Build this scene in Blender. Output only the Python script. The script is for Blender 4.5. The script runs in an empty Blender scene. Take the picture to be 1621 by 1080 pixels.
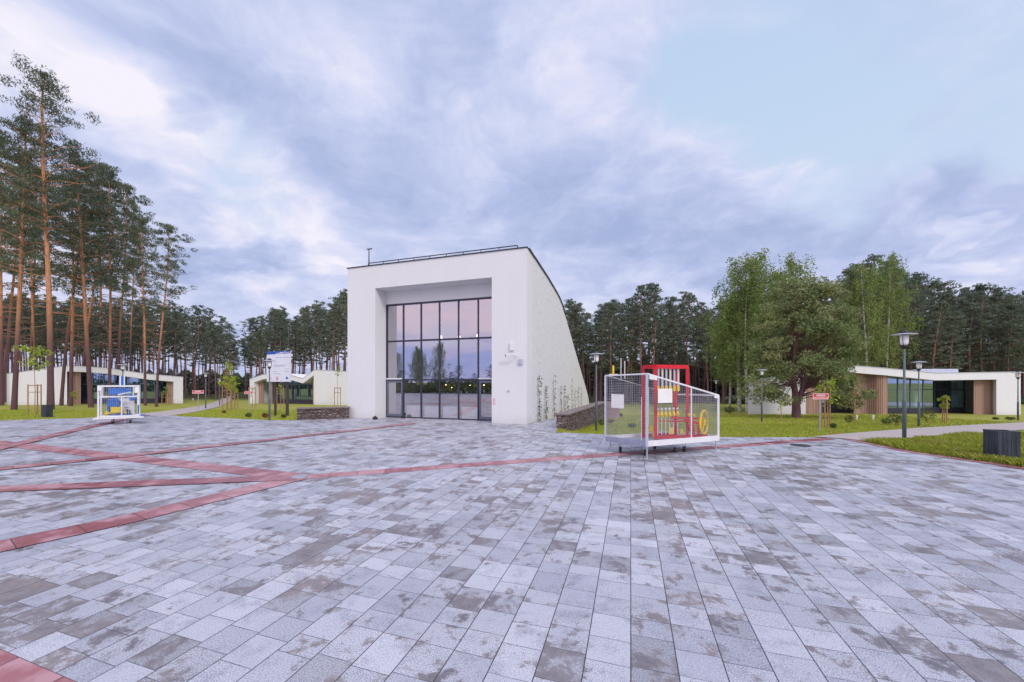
import bpy, math, random
import numpy as np
from math import radians as R, sin, cos, pi, sqrt, atan2
from mathutils import Vector, Matrix

scene = bpy.context.scene
col = scene.collection
F0, CX, HY, CH = 600.0, 810.5, 604.0, 2.2      # focal length in photo pixels, principal x, horizon row, eye height

# ------------------------------------------------------------------ camera
cam = bpy.data.cameras.new("camera")
cam.sensor_width = 36.0
cam.lens = 36.0 * F0 / 1621.0
cam.shift_y = (HY - 540.0) / 1621.0
cam.clip_start = 0.05
cam.clip_end = 3000
camo = bpy.data.objects.new("camera", cam)
col.objects.link(camo)
camo.location = (0, 0, CH)
camo.rotation_euler = (R(90), 0, 0)
scene.camera = camo

# ------------------------------------------------------------------ node helper
class NT:
    def __init__(s, tree):
        s.t = tree; s.n = tree.nodes; s.l = tree.links
    def new(s, typ, **kw):
        n = s.n.new(typ)
        for k, v in kw.items():
            if k.startswith('_'): setattr(n, k[1:], v)
        return n
    def put(s, sock, v):
        if isinstance(v, bpy.types.NodeSocket): s.l.new(v, sock)
        elif v is not None:
            if isinstance(v, (tuple, list)) and len(v) == 3 and sock.type == 'RGBA': v = (*v, 1)
            sock.default_value = v
    def m(s, op, a, b=None, c=None, clamp=False):
        n = s.n.new('ShaderNodeMath'); n.operation = op; n.use_clamp = clamp
        s.put(n.inputs[0], a)
        if b is not None: s.put(n.inputs[1], b)
        if c is not None: s.put(n.inputs[2], c)
        return n.outputs[0]
    def v(s, op, a, b=None, scale=None):
        n = s.n.new('ShaderNodeVectorMath'); n.operation = op
        s.put(n.inputs[0], a)
        if b is not None: s.put(n.inputs[1], b)
        if scale is not None: s.put(n.inputs['Scale'], scale)
        return n.outputs['Value'] if op in ('DOT_PRODUCT', 'LENGTH', 'DISTANCE') else n.outputs[0]
    def mix(s, f, a, b, mode='MIX'):
        n = s.n.new('ShaderNodeMix'); n.data_type = 'RGBA'; n.blend_type = mode
        s.put(n.inputs[0], f); s.put(n.inputs[6], a); s.put(n.inputs[7], b)
        return n.outputs[2]
    def mr(s, x, a, b, c=0.0, d=1.0, smooth=False):
        n = s.n.new('ShaderNodeMapRange')
        if smooth: n.interpolation_type = 'SMOOTHSTEP'
        s.put(n.inputs[0], x); n.inputs[1].default_value = a; n.inputs[2].default_value = b
        n.inputs[3].default_value = c; n.inputs[4].default_value = d
        return n.outputs[0]
    def noise(s, vec, scale, detail=4, rough=0.55, dist=0.0, dims='3D'):
        n = s.n.new('ShaderNodeTexNoise'); n.noise_dimensions = dims
        if vec is not None: s.put(n.inputs['Vector'], vec)
        n.inputs['Scale'].default_value = scale; n.inputs['Detail'].default_value = detail
        n.inputs['Roughness'].default_value = rough; n.inputs['Distortion'].default_value = dist
        return n.outputs[0]
    def xyz(s, x=0.0, y=0.0, z=0.0):
        n = s.n.new('ShaderNodeCombineXYZ')
        s.put(n.inputs[0], x); s.put(n.inputs[1], y); s.put(n.inputs[2], z)
        return n.outputs[0]
    def sep(s, v):
        n = s.n.new('ShaderNodeSeparateXYZ'); s.put(n.inputs[0], v); return n.outputs
    def white(s, vec):
        n = s.n.new('ShaderNodeTexWhiteNoise'); n.noise_dimensions = '3D'
        s.put(n.inputs['Vector'], vec); return n.outputs[0]
    def bump(s, h, strength=0.3, dist=0.01):
        n = s.n.new('ShaderNodeBump'); s.put(n.inputs['Height'], h)
        n.inputs['Strength'].default_value = strength; n.inputs['Distance'].default_value = dist
        return n.outputs[0]

# ------------------------------------------------------------------ world: dusk sky with broken cloud, by direction
SUN_EL, SUN_AZ = R(36), R(146)     # azimuth measured from +Y towards +X: behind the camera, to the right
world = bpy.data.worlds.new("World"); scene.world = world; world.use_nodes = True
wt = NT(world.node_tree); wt.n.clear()
tc = wt.n.new('ShaderNodeTexCoord')
D = wt.v('NORMALIZE', tc.outputs['Generated'])
dx, dy, dz = wt.sep(D)
sky = wt.n.new('ShaderNodeTexSky'); sky.sky_type = 'NISHITA'; sky.sun_disc = False
sky.sun_elevation = SUN_EL; sky.sun_rotation = SUN_AZ; sky.air_density = 1.0; sky.dust_density = 2.0
def skydir(px, py):
    v = Vector(((px - CX) / F0, 1.0, (HY - py) / F0)); v.normalize(); return v
zc = wt.m('MAXIMUM', dz, 0.0)
inv = wt.m('DIVIDE', 1.0, wt.m('ADD', zc, 0.22))
plane = wt.xyz(wt.m('MULTIPLY', dx, inv), wt.m('MULTIPLY', dy, inv), 0.0)
warp = wt.n.new('ShaderNodeTexNoise'); wt.put(warp.inputs['Vector'], plane); warp.inputs['Scale'].default_value = 1.6; warp.inputs['Detail'].default_value = 4
wv = wt.v('SCALE', wt.v('SUBTRACT', warp.outputs[1], (0.5, 0.5, 0.5)), scale=0.55)
pl2 = wt.v('ADD', plane, wv)
n1 = wt.noise(pl2, 1.15, 9, 0.56)                       # large cloud masses
n2 = wt.noise(wt.v('ADD', pl2, (7.3, 2.1, 0.0)), 3.4, 9, 0.62)
n3 = wt.noise(wt.v('ADD', plane, (1.3, 5.1, 3.0)), 0.9, 6, 0.5)
Dw = wt.v('NORMALIZE', wt.v('ADD', D, wt.v('SCALE', wt.v('SUBTRACT', warp.outputs[1], (0.5, 0.5, 0.5)), scale=0.34)))
Ds = wt.v('NORMALIZE', wt.v('ADD', D, wt.v('SCALE', wt.v('SUBTRACT', warp.outputs[1], (0.5, 0.5, 0.5)), scale=0.05)))
def blob(p0, p1, rad, soft=1.0, vec=None):
    """smooth band of directions from p0 to p1 (photo points), rad in photo pixels at the centre"""
    a, b = skydir(*p0), skydir(*p1)
    acc = None
    n = max(1, int(round((Vector(p1) - Vector(p0)).length / (rad * 1.1))))
    for i in range(n + 1):
        c = a.lerp(b, i / n if n else 0); c.normalize()
        f2 = 1.0 / (1.0 + ((p0[0] + (p1[0]-p0[0])*i/n - CX)**2 + (p0[1] + (p1[1]-p0[1])*i/n - HY)**2) / F0**2)
        ang = rad / F0 * f2 ** 0.8
        s = wt.mr(wt.v('DOT_PRODUCT', vec or Dw, tuple(c)), cos(ang * (1 + 0.55 * soft)), cos(ang * 0.25), 0, 1, True)
        acc = s if acc is None else wt.m('MAXIMUM', acc, s)
    return acc
def wsum(items):
    acc = None
    for b, w in items:
        t = wt.m('MULTIPLY', b, w)
        acc = t if acc is None else wt.m('ADD', acc, t)
    return acc
# cover: how much cloud; tone: 0 dark blue-grey .. 1 bright
clear = wsum([(blob((1210, 60), (1750, 110), 185), 0.95), (blob((1060, 140), (1330, 230), 90), 0.7), (blob((800, -100), (900, -60), 60), 0.4),
              (blob((330, 225), (430, 330), 55), 0.45)])
bright = wsum([(blob((-60, 90), (120, 120), 70), 0.28), (blob((150, 170), (520, 385), 62), 0.46), (blob((1040, 215), (1200, 260), 45), 0.22),
               (blob((690, 130), (720, 160), 26), 0.22), (blob((900, 90), (960, 180), 45), 0.22), (blob((1496, 364), (1578, 357), 9, 2.4, Dw), 0.24),
               (blob((1230, 300), (1420, 270), 26), 0.16), (blob((300, 455), (460, 470), 30), 0.12), (blob((1440, 430), (1610, 422), 10, 2.2, Ds), 0.20)])
dark = wsum([(blob((120, 20), (480, 200), 62), 0.22), (blob((560, 300), (820, 340), 85), 0.16), (blob((880, 330), (1180, 400), 70), 0.24),
             (blob((1380, 320), (1680, 350), 70), 0.24), (blob((320, 410), (480, 408), 30), 0.42), (blob((230, 165), (250, 195), 26), 0.36),
             (blob((640, 120), (740, 60), 50), 0.10), (blob((960, 420), (1500, 430), 36), 0.08), (blob((1480, 250), (1640, 215), 22), 0.16)])
cover = wt.mr(wt.m('ADD', wt.m('MULTIPLY', wt.m('ADD', n1, wt.m('MULTIPLY', n2, 0.5)), 1.2), wt.m('MULTIPLY', clear, -0.80)), -0.12, 0.78, 0, 1, True)
tone = wt.m('ADD', wt.m('ADD', wt.m('MULTIPLY', wt.m('SUBTRACT', n2, 0.5), 1.45), wt.m('MULTIPLY', wt.m('SUBTRACT', n1, 0.5), 0.9)),
            wt.m('ADD', wt.m('MULTIPLY', wt.m('SUBTRACT', bright, dark), 0.9), 0.51))
ramp = wt.n.new('ShaderNodeValToRGB'); wt.put(ramp.inputs[0], tone)
cr = ramp.color_ramp
cr.elements[0].position = 0.0; cr.elements[0].color = (0.33, 0.40, 0.63, 1)
cr.elements[1].position = 1.0; cr.elements[1].color = (0.80, 0.775, 0.86, 1)
e = cr.elements.new(0.33); e.color = (0.43, 0.49, 0.715, 1)
e = cr.elements.new(0.62); e.color = (0.565, 0.605, 0.80, 1)
clr = wt.mix(wt.mr(dz, 0.0, 0.75, 0, 1), (0.60, 0.70, 0.84), (0.45, 0.59, 0.80))
nish = wt.v('SCALE', sky.outputs[0], scale=0.10)
clr = wt.mix(0.08, clr, nish)
skyc = wt.mix(cover, clr, ramp.outputs[0])
# sunset side (behind the camera): a pink belt over a violet cloud bank, brighter all round
back = wt.mr(dy, 0.15, -0.5, 0, 1, True)
belt = wt.m('MULTIPLY', wt.mr(dz, 0.06, 0.16, 0, 1, True), wt.mr(dz, 0.45, 0.2, 0, 1, True))
bn = wt.noise(wt.v('MULTIPLY', D, (2.0, 2.0, 9.0)), 1.6, 6, 0.6)
pink = wt.mix(wt.mr(bn, 0.35, 0.62, 0, 1, True), (0.95, 0.77, 0.86), (0.74, 0.72, 0.90))
lowc = wt.mix(wt.mr(bn, 0.4, 0.6, 0, 1, True), (0.42, 0.50, 0.86), (0.62, 0.58, 0.88))
backc = wt.mix(wt.mr(wt.m('ADD', dz, wt.m('MULTIPLY', wt.m('SUBTRACT', bn, 0.5), 0.16)), 0.07, 0.13, 0, 1, True), lowc, pink)
backc = wt.mix(wt.mr(dz, 0.35, 0.75, 0, 1, True), backc, (0.92, 0.94, 1.0))
backc = wt.v('SCALE', backc, scale=1.15)
skyc = wt.mix(back, skyc, backc)
zen = wt.mr(dz, 0.72, 0.95, 1.0, 1.5, True)
skyc = wt.v('SCALE', skyc, scale=zen)
bg = wt.n.new('ShaderNodeBackground'); wt.put(bg.inputs[0], skyc); bg.inputs[1].default_value = 1.0
wo = wt.n.new('ShaderNodeOutputWorld'); wt.l.new(bg.outputs[0], wo.inputs[0])
world.cycles.sampling_method = 'MANUAL'; world.cycles.sample_map_resolution = 512

sun = bpy.data.lights.new("sun", 'SUN'); sun.energy = 1.15; sun.angle = R(14); sun.color = (1.0, 0.92, 0.84)
suno = bpy.data.objects.new("sun", sun); col.objects.link(suno)
sd = Vector((sin(SUN_AZ) * cos(SUN_EL), cos(SUN_AZ) * cos(SUN_EL), sin(SUN_EL)))
suno.rotation_euler = sd.to_track_quat('Z', 'Y').to_euler()
suno.location = (0, -20, 40)

scene.view_settings.view_transform = 'Standard'; scene.view_settings.look = 'None'
scene.view_settings.exposure = 0.2; scene.view_settings.gamma = 1.0
scene.render.engine = 'CYCLES'
scene.cycles.max_bounces = 7; scene.cycles.diffuse_bounces = 3; scene.cycles.transparent_max_bounces = 12
scene.cycles.sample_clamp_indirect = 6

# ------------------------------------------------------------------ materials
def mat(name, color=(.5, .5, .5), rough=0.6, metal=0.0, fn=None, spec=None, emit=None):
    m = bpy.data.materials.new(name); m.use_nodes = True
    t = NT(m.node_tree); b = m.node_tree.nodes['Principled BSDF']
    b.inputs['Base Color'].default_value = (*color, 1); b.inputs['Roughness'].default_value = rough
    b.inputs['Metallic'].default_value = metal
    if spec is not None: b.inputs['Specular IOR Level'].default_value = spec
    if emit: b.inputs['Emission Color'].default_value = (*emit[0], 1); b.inputs['Emission Strength'].default_value = emit[1]
    if fn: fn(t, b)
    return m
def objc(t): return t.n.new('ShaderNodeTexCoord').outputs['Object']
def geo(t): return t.n.new('ShaderNodeNewGeometry').outputs
def mottled(name, c1, c2, scale=2.0, rough=0.7, bs=0.0, fine=40, metal=0.0, r2=None):
    def fn(t, b):
        o = objc(t)
        n = t.noise(o, scale, 6, 0.6)
        t.put(b.inputs['Base Color'], t.mix(t.mr(n, 0.3, 0.7), c1, c2))
        if bs: t.put(b.inputs['Normal'], t.bump(t.noise(o, fine, 4, 0.6), bs, 0.01))
        if r2 is not None: t.put(b.inputs['Roughness'], t.mr(n, 0.3, 0.7, rough, r2))
    return mat(name, c1, rough, metal, fn)

PA = (cos(R(17.4)), -sin(R(17.4)))      # paving course directions
PB = (sin(R(17.4)), cos(R(17.4)))
def paver_fn(t, b):
    o = objc(t); x, y, z = t.sep(o)
    u = t.m('DIVIDE', t.m('ADD', t.m('MULTIPLY', x, PA[0]), t.m('MULTIPLY', y, PA[1])), 0.345)
    v = t.m('ADD', t.m('MULTIPLY', x, PB[0]), t.m('MULTIPLY', y, PB[1]))
    iu = t.m('FLOOR', u); fu = t.m('FRACT', u)
    r = t.white(t.xyz(iu, 3.3, 0.5))
    vp = t.m('ADD', t.m('DIVIDE', v, 0.63), t.m('MULTIPLY', r, 0.9))
    iv = t.m('FLOOR', vp); fv = t.m('FRACT', vp)
    th = t.mr(t.white(t.xyz(iu, iv, 2.7)), 0, 1, 0.34, 0.62)
    sec = t.m('GREATER_THAN', fv, th)
    sid = t.xyz(iu, iv, t.m('ADD', sec, 0.5))
    tone = t.white(sid)
    tone2 = t.white(t.xyz(iv, iu, t.m('ADD', sec, 7.5)))
    # joints
    eu = t.m('MULTIPLY', t.m('MINIMUM', fu, t.m('SUBTRACT', 1.0, fu)), 0.345)
    ev = t.m('MINIMUM', t.m('MINIMUM', fv, t.m('SUBTRACT', 1.0, fv)), t.m('ABSOLUTE', t.m('SUBTRACT', fv, th)))
    ev = t.m('MULTIPLY', ev, 0.63)
    jn = t.noise(o, 3.0, 3, 0.5)
    ju = t.mr(eu, 0.0026, 0.0062, 0.97, 0.0)
    jv = t.m('MULTIPLY', t.mr(ev, 0.0016, 0.0046, 0.9, 0.0), t.mr(jn, 0.3, 0.6, 0.6, 1.0))
    joint = t.m('MAXIMUM', ju, jv)
    pale = t.mix(tone, (0.39, 0.395, 0.47), (0.58, 0.58, 0.66))
    base = t.mix(t.mr(tone2, 0.86, 0.98), pale, (0.27, 0.265, 0.30))
    grain = t.noise(o, 85, 3, 0.7)
    sp = t.noise(o, 210, 2, 0.6)
    # every slab has its own cloudy shading and share of dark granite chips
    cl = t.noise(t.v('ADD', o, t.v('SCALE', sid, scale=1.7)), 3.2, 6, 0.68)
    cl2 = t.noise(o, 0.33, 5, 0.6)
    base = t.mix(t.mr(cl2, 0.45, 0.68, 0.0, 0.30), base, (0.27, 0.29, 0.40))
    base = t.mix(t.mr(t.m('ADD', cl, t.m('MULTIPLY', t.m('SUBTRACT', grain, 0.5), 0.5)), 0.50, 0.66, 0.0, 0.55), base, (0.19, 0.20, 0.27))
    chips = t.m('ADD', grain, t.mr(tone2, 0, 1, -0.05, 0.06))
    base = t.mix(t.mr(chips, 0.49, 0.62, 0.0, 0.62), base, (0.13, 0.14, 0.19))
    base = t.mix(t.mr(sp, 0.50, 0.66, 0.0, 0.45), base, (0.16, 0.17, 0.21))
    base = t.mix(t.mr(t.noise(o, 120, 2, 0.5), 0.54, 0.66, 0.0, 0.5), base, (0.86, 0.86, 0.90))
    # worn damp patches: ragged, grainy at the rim, some brown and some blue-black
    so = t.v('ADD', o, t.v('SCALE', t.xyz(tone, tone2, 0.0), scale=0.22))
    s1 = t.m('ADD', t.noise(so, 3.4, 12, 0.72, 0.25), t.m('MULTIPLY', t.m('SUBTRACT', grain, 0.5), 0.16))
    big = t.noise(o, 0.50, 4, 0.6)
    th_s = t.m('ADD', t.mr(big, 0.38, 0.62, 0.125, -0.008), t.mr(tone2, 0, 1, 0.09, -0.07))
    st = t.mr(t.m('SUBTRACT', s1, th_s), 0.465, 0.525, 0.0, 0.93)
    kind = t.mr(t.m('ADD', t.noise(o, 0.8, 4), t.mr(tone, 0, 1, -.1, .1)), 0.46, 0.60)
    sc = t.mix(kind, (0.05, 0.052, 0.085), (0.145, 0.115, 0.12))
    sc = t.mix(t.mr(s1, 0.5, 0.75, 0.55, 0.0), sc, (0.32, 0.27, 0.27))
    sc = t.mix(t.mr(grain, 0.50, 0.64, 0, 0.40), sc, (0.42, 0.40, 0.43))
    base = t.mix(st, base, sc)
    base = t.mix(joint, base, (0.03, 0.03, 0.04))
    t.put(b.inputs['Base Color'], base)
    t.put(b.inputs['Roughness'], t.m('ADD', t.mr(st, 0, 1, 0.50, 0.38), t.mr(tone, 0, 1, -0.06, 0.08)))
    hgt = t.m('SUBTRACT', t.m('MULTIPLY', sp, 0.25), joint)
    t.put(b.inputs['Normal'], t.bump(hgt, 0.35, 0.004))
M = {}
M['paver'] = mat('grey_pavers', fn=paver_fn, spec=0.45)
def red_fn(t, b):
    uv = t.n.new('ShaderNodeTexCoord').outputs['UV']; u, v, _ = t.sep(uv)
    k = t.m('DIVIDE', u, 0.62); i = t.m('FLOOR', k); f = t.m('FRACT', k)
    tone = t.white(t.xyz(i, 4.4, 1.0))
    e = t.m('MULTIPLY', t.m('MINIMUM', f, t.m('SUBTRACT', 1.0, f)), 0.62)
    ev = t.m('MULTIPLY', t.m('MINIMUM', v, t.m('SUBTRACT', 1.0, v)), 0.5)
    o = objc(t); n = t.noise(t.v('ADD', o, t.xyz(tone, 0, 0)), 2.2, 6, 0.6)
    c = t.mix(tone, (0.25, 0.065, 0.085), (0.42, 0.17, 0.195))
    c = t.mix(t.mr(t.m('ADD', n, t.mr(tone, 0, 1, -.06, .08)), 0.48, 0.62, 0, 0.7), c, (0.56, 0.33, 0.37))
    c = t.mix(t.mr(t.noise(o, 160, 2), 0.5, 0.7, 0, 0.35), c, (0.16, 0.05, 0.07))
    c = t.mix(t.mr(t.m('MINIMUM', e, ev), 0.003, 0.009, 0.9, 0.0), c, (0.04, 0.02, 0.03))
    t.put(b.inputs['Base Color'], c)
    t.put(b.inputs['Roughness'], t.mr(n, 0.35, 0.65, 0.24, 0.5))
M['red'] = mat('red_pavers', fn=red_fn)
def grass_fn(t, b):
    o = objc(t); x, y, z = t.sep(o)
    n = t.noise(o, 0.35, 6, 0.65); f = t.noise(t.v('MULTIPLY', o, (1, 0.7, 1)), 14, 5, 0.7)
    m2 = t.noise(o, 1.7, 5, 0.6)
    c = t.mix(t.mr(n, 0.35, 0.65), (0.27, 0.30, 0.045), (0.37, 0.355, 0.075))
    c = t.mix(t.mr(m2, 0.48, 0.66, 0, 0.75), c, (0.42, 0.35, 0.15))
    c = t.mix(t.mr(f, 0.48, 0.78, 0, 0.4), c, (0.09, 0.13, 0.02))
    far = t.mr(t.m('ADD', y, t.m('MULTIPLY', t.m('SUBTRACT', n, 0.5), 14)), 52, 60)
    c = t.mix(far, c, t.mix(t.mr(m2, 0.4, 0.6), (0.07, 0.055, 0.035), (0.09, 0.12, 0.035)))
    t.put(b.inputs['Base Color'], c); t.put(b.inputs['Normal'], t.bump(f, 0.8, 0.06))
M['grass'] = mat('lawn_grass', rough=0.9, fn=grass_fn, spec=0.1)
def blade_fn(t, b):
    g = geo(t); rnd = g['Random Per Island']
    o = objc(t)
    c = t.mix(rnd, (0.20, 0.28, 0.02), (0.42, 0.45, 0.07))
    c = t.mix(t.mr(t.noise(o, 0.8, 3), 0.45, 0.65, 0, 0.45), c, (0.36, 0.32, 0.10))
    t.put(b.inputs['Base Color'], c)
M['blade'] = mat('grass_blades', rough=0.7, fn=blade_fn, spec=0.2)
def path_fn(t, b):
    o = objc(t); n = t.noise(o, 0.9, 5); f = t.noise(o, 60, 3, 0.6)
    br = t.n.new('ShaderNodeTexBrick'); t.put(br.inputs['Vector'], o)
    br.inputs['Scale'].default_value = 5.0; br.inputs['Mortar Size'].default_value = 0.012
    br.inputs['Color1'].default_value = (0.53, 0.45, 0.43, 1); br.inputs['Color2'].default_value = (0.44, 0.375, 0.37, 1)
    br.inputs['Mortar'].default_value = (0.22, 0.19, 0.19, 1)
    c = t.mix(t.mr(n, 0.4, 0.7, 0, 0.4), br.outputs[0], (0.36, 0.31, 0.31))
    c = t.mix(t.mr(f, 0.5, 0.7, 0, 0.3), c, (0.25, 0.22, 0.22))
    t.put(b.inputs['Base Color'], c)
M['path'] = mat('path_pavers', rough=0.75, fn=path_fn)
def plaster_fn(c0):
    def fn(t, b):
        o = objc(t); n = t.noise(t.v('MULTIPLY', o, (1, 1, 0.35)), 0.9, 6, 0.6)
        c = t.mix(t.mr(n, 0.4, 0.75, 0, 0.16), c0, (c0[0] * .8, c0[1] * .8, c0[2] * .82))
        s = t.noise(t.v('MULTIPLY', o, (7, 7, 0.25)), 1.4, 5, 0.65)
        c = t.mix(t.mr(s, 0.58, 0.76, 0, 0.30), c, (c0[0] * .66, c0[1] * .66, c0[2] * .66))
        zz = t.sep(o)[2]; dirt = t.m('MULTIPLY', t.mr(t.m('ADD', zz, t.m('MULTIPLY', n, 0.5)), 0.15, 0.75, 1, 0), 0.28)
        c = t.mix(dirt, c, (0.36, 0.34, 0.34))
        t.put(b.inputs['Base Color'], c)
        t.put(b.inputs['Normal'], t.bump(t.noise(o, 90, 3, 0.6), 0.15, 0.004))
    return fn
M['plaster'] = mat('white_plaster', rough=0.85, fn=plaster_fn((0.74, 0.74, 0.755)))
M['plaster_warm'] = mat('white_render', rough=0.85, fn=plaster_fn((0.78, 0.79, 0.835)))
def wbrick_fn(t, b):
    o = objc(t); x, y, z = t.sep(o)
    v = t.xyz(y, z, 0.0)
    br = t.n.new('ShaderNodeTexBrick'); t.put(br.inputs['Vector'], v)
    br.inputs['Scale'].default_value = 1.0; br.inputs['Brick Width'].default_value = 0.27; br.inputs['Row Height'].default_value = 0.085
    br.inputs['Mortar Size'].default_value = 0.007
    br.inputs['Color1'].default_value = (0.80, 0.81, 0.86, 1); br.inputs['Color2'].default_value = (0.72, 0.73, 0.78, 1)
    br.inputs['Mortar'].default_value = (0.50, 0.50, 0.52, 1)
    n = t.noise(v, 1.2, 6, 0.6)
    c = t.mix(t.mr(n, 0.45, 0.75, 0, 0.15), br.outputs[0], (0.6, 0.6, 0.62))
    t.put(b.inputs['Base Color'], c)
    t.put(b.inputs['Normal'], t.bump(t.m('SUBTRACT', t.noise(v, 8, 4), br.outputs[1]), 0.4, 0.008))
M['wbrick'] = mat('white_painted_brick', rough=0.8, fn=wbrick_fn)
M['coping'] = mat('dark_coping', (0.03, 0.033, 0.045), 0.45, 0.3)
M['dmetal'] = mottled('dark_window_metal', (0.035, 0.035, 0.06), (0.055, 0.055, 0.085), 3, 0.4, metal=0.3)
M['bmetal'] = mottled('blue_grey_metal', (0.12, 0.15, 0.21), (0.16, 0.19, 0.26), 3, 0.4, metal=0.3)
M['steel'] = mottled('galvanised_steel', (0.36, 0.39, 0.45), (0.50, 0.53, 0.58), 6, 0.45, metal=0.5)
M['pole_dark'] = mottled('grey_green_paint', (0.085, 0.115, 0.135), (0.13, 0.16, 0.18), 4, 0.5, metal=0.1)
M['black'] = mottled('black_rubber', (0.02, 0.02, 0.022), (0.04, 0.04, 0.045), 20, 0.7)
M['wpaint'] = mottled('white_paint', (0.80, 0.80, 0.82), (0.70, 0.70, 0.73), 5, 0.4)
M['gpaint'] = mottled('pale_grey_paint', (0.50, 0.53, 0.62), (0.42, 0.45, 0.54), 4, 0.4)
M['redpaint'] = mottled('red_paint', (0.72, 0.012, 0.03), (0.55, 0.01, 0.025), 5, 0.3)
M['yellow'] = mottled('yellow_paint', (0.88, 0.66, 0.01), (0.78, 0.52, 0.01), 6, 0.35)
M['blue'] = mottled('blue_paint', (0.01, 0.17, 0.62), (0.01, 0.12, 0.48), 6, 0.35)
M['cream'] = mottled('cream_paint', (0.75, 0.72, 0.60), (0.62, 0.60, 0.50), 6, 0.4)
M['wpaint_shaded'] = mottled('white_paint_shaded', (0.33, 0.36, 0.50), (0.26, 0.29, 0.42), 4, 0.4)  # white paint with the shade of the cage's left side put into it
M['paper'] = mottled('white_paper', (0.85, 0.84, 0.82), (0.76, 0.75, 0.74), 3, 0.8)
M['board'] = mottled('pinkish_board', (0.58, 0.40, 0.34), (0.50, 0.34, 0.30), 3, 0.8)
M['signwhite'] = mottled('sign_white', (0.74, 0.76, 0.84), (0.66, 0.68, 0.78), 1.5, 0.4)
M['signred'] = mottled('sign_red', (0.62, 0.03, 0.06), (0.50, 0.03, 0.05), 4, 0.4)
M['signpink'] = mottled('sign_pink', (0.78, 0.45, 0.47), (0.70, 0.40, 0.43), 4, 0.5)
M['signblue'] = mottled('sign_blue', (0.01, 0.06, 0.35), (0.02, 0.10, 0.42), 2, 0.4)
M['ink'] = mat('grey_ink', (0.34, 0.36, 0.45), 0.7)
M['stake'] = mottled('stake_wood', (0.42, 0.25, 0.13), (0.30, 0.17, 0.09), 8, 0.8, 0.3)
M['darkwood'] = mottled('dark_post_wood', (0.045, 0.035, 0.04), (0.08, 0.06, 0.06), 8, 0.8)
M['lampglass'] = mat('frosted_lamp_glass', (0.92, 0.92, 0.94), 0.25)
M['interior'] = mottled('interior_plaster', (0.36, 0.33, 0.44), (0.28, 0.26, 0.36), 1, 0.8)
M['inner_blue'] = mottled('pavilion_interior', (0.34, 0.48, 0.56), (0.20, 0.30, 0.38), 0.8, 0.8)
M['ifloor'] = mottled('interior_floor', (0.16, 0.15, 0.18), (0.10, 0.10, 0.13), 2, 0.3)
M['warm'] = mat('mirrored_light_dot', (1, 1, 1), 0.5, emit=((1.0, 0.72, 0.36), 14.0))
M['warmw'] = mat('lit_pendant', (1, 1, 1), 0.5, emit=((1.0, 0.88, 0.74), 4.0))
M['amber'] = mottled('amber_wood', (0.60, 0.32, 0.05), (0.45, 0.22, 0.03), 4, 0.4)
def wood_fn(t, b):
    o = objc(t); x, y, z = t.sep(o)
    k = t.m('DIVIDE', x, 0.14); i = t.m('FLOOR', k); f = t.m('FRACT', k)
    r = t.white(t.xyz(i, 1.1, 0)); gr = t.noise(t.v('MULTIPLY', o, (30, 30, 1.2)), 1.0, 5, 0.6)
    c = t.mix(r, (0.52, 0.32, 0.24), (0.33, 0.21, 0.17))
    c = t.mix(t.mr(gr, 0.4, 0.7, 0, 0.5), c, (0.24, 0.165, 0.15))
    c = t.mix(t.m('LESS_THAN', f, 0.09), c, (0.05, 0.035, 0.035))
    t.put(b.inputs['Base Color'], c)
M['wood'] = mat('vertical_larch_boards', rough=0.75, fn=wood_fn)
def stone_fn(t, b):
    o = objc(t); x, y, z = t.sep(o)
    vo = t.n.new('ShaderNodeTexVoronoi'); t.put(vo.inputs['Vector'], t.v('MULTIPLY', o, (4.0, 4.0, 10.0))); vo.inputs['Scale'].default_value = 1.0
    ve = t.n.new('ShaderNodeTexVoronoi'); ve.feature = 'DISTANCE_TO_EDGE'; t.put(ve.inputs['Vector'], t.v('MULTIPLY', o, (4.0, 4.0, 10.0)))
    ve.inputs['Scale'].default_value = 1.0
    r = t.sep(vo.outputs['Color'])
    c = t.mix(r[0], (0.15, 0.105, 0.10), (0.34, 0.27, 0.25))
    c = t.mix(t.mr(t.noise(o, 14, 4), 0.4, 0.7, 0, 0.5), c, (0.12, 0.10, 0.11))
    c = t.mix(t.mr(ve.outputs['Distance'], 0.02, 0.09, 0.9, 0), c, (0.03, 0.025, 0.025))
    t.put(b.inputs['Base Color'], c)
    t.put(b.inputs['Normal'], t.bump(t.mr(ve.outputs['Distance'], 0.0, 0.2), 1.0, 0.05))
M['stone'] = mat('dry_laid_stone', rough=0.9, fn=stone_fn)
M['stonecap'] = mottled('stone_cap', (0.27, 0.22, 0.21), (0.17, 0.14, 0.14), 6, 0.85, 0.5, 20)
def slatbin_fn(t, b):
    o = objc(t); n = t.noise(t.v('MULTIPLY', o, (9, 9, 1.5)), 1.5, 6, 0.65)
    c = t.mix(t.mr(n, 0.35, 0.7), (0.016, 0.022, 0.036), (0.06, 0.072, 0.10))
    t.put(b.inputs['Base Color'], c); t.put(b.inputs['Normal'], t.bump(n, 0.5, 0.01))
M['binboard'] = mat('dark_stained_board', rough=0.55, fn=slatbin_fn)
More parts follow.
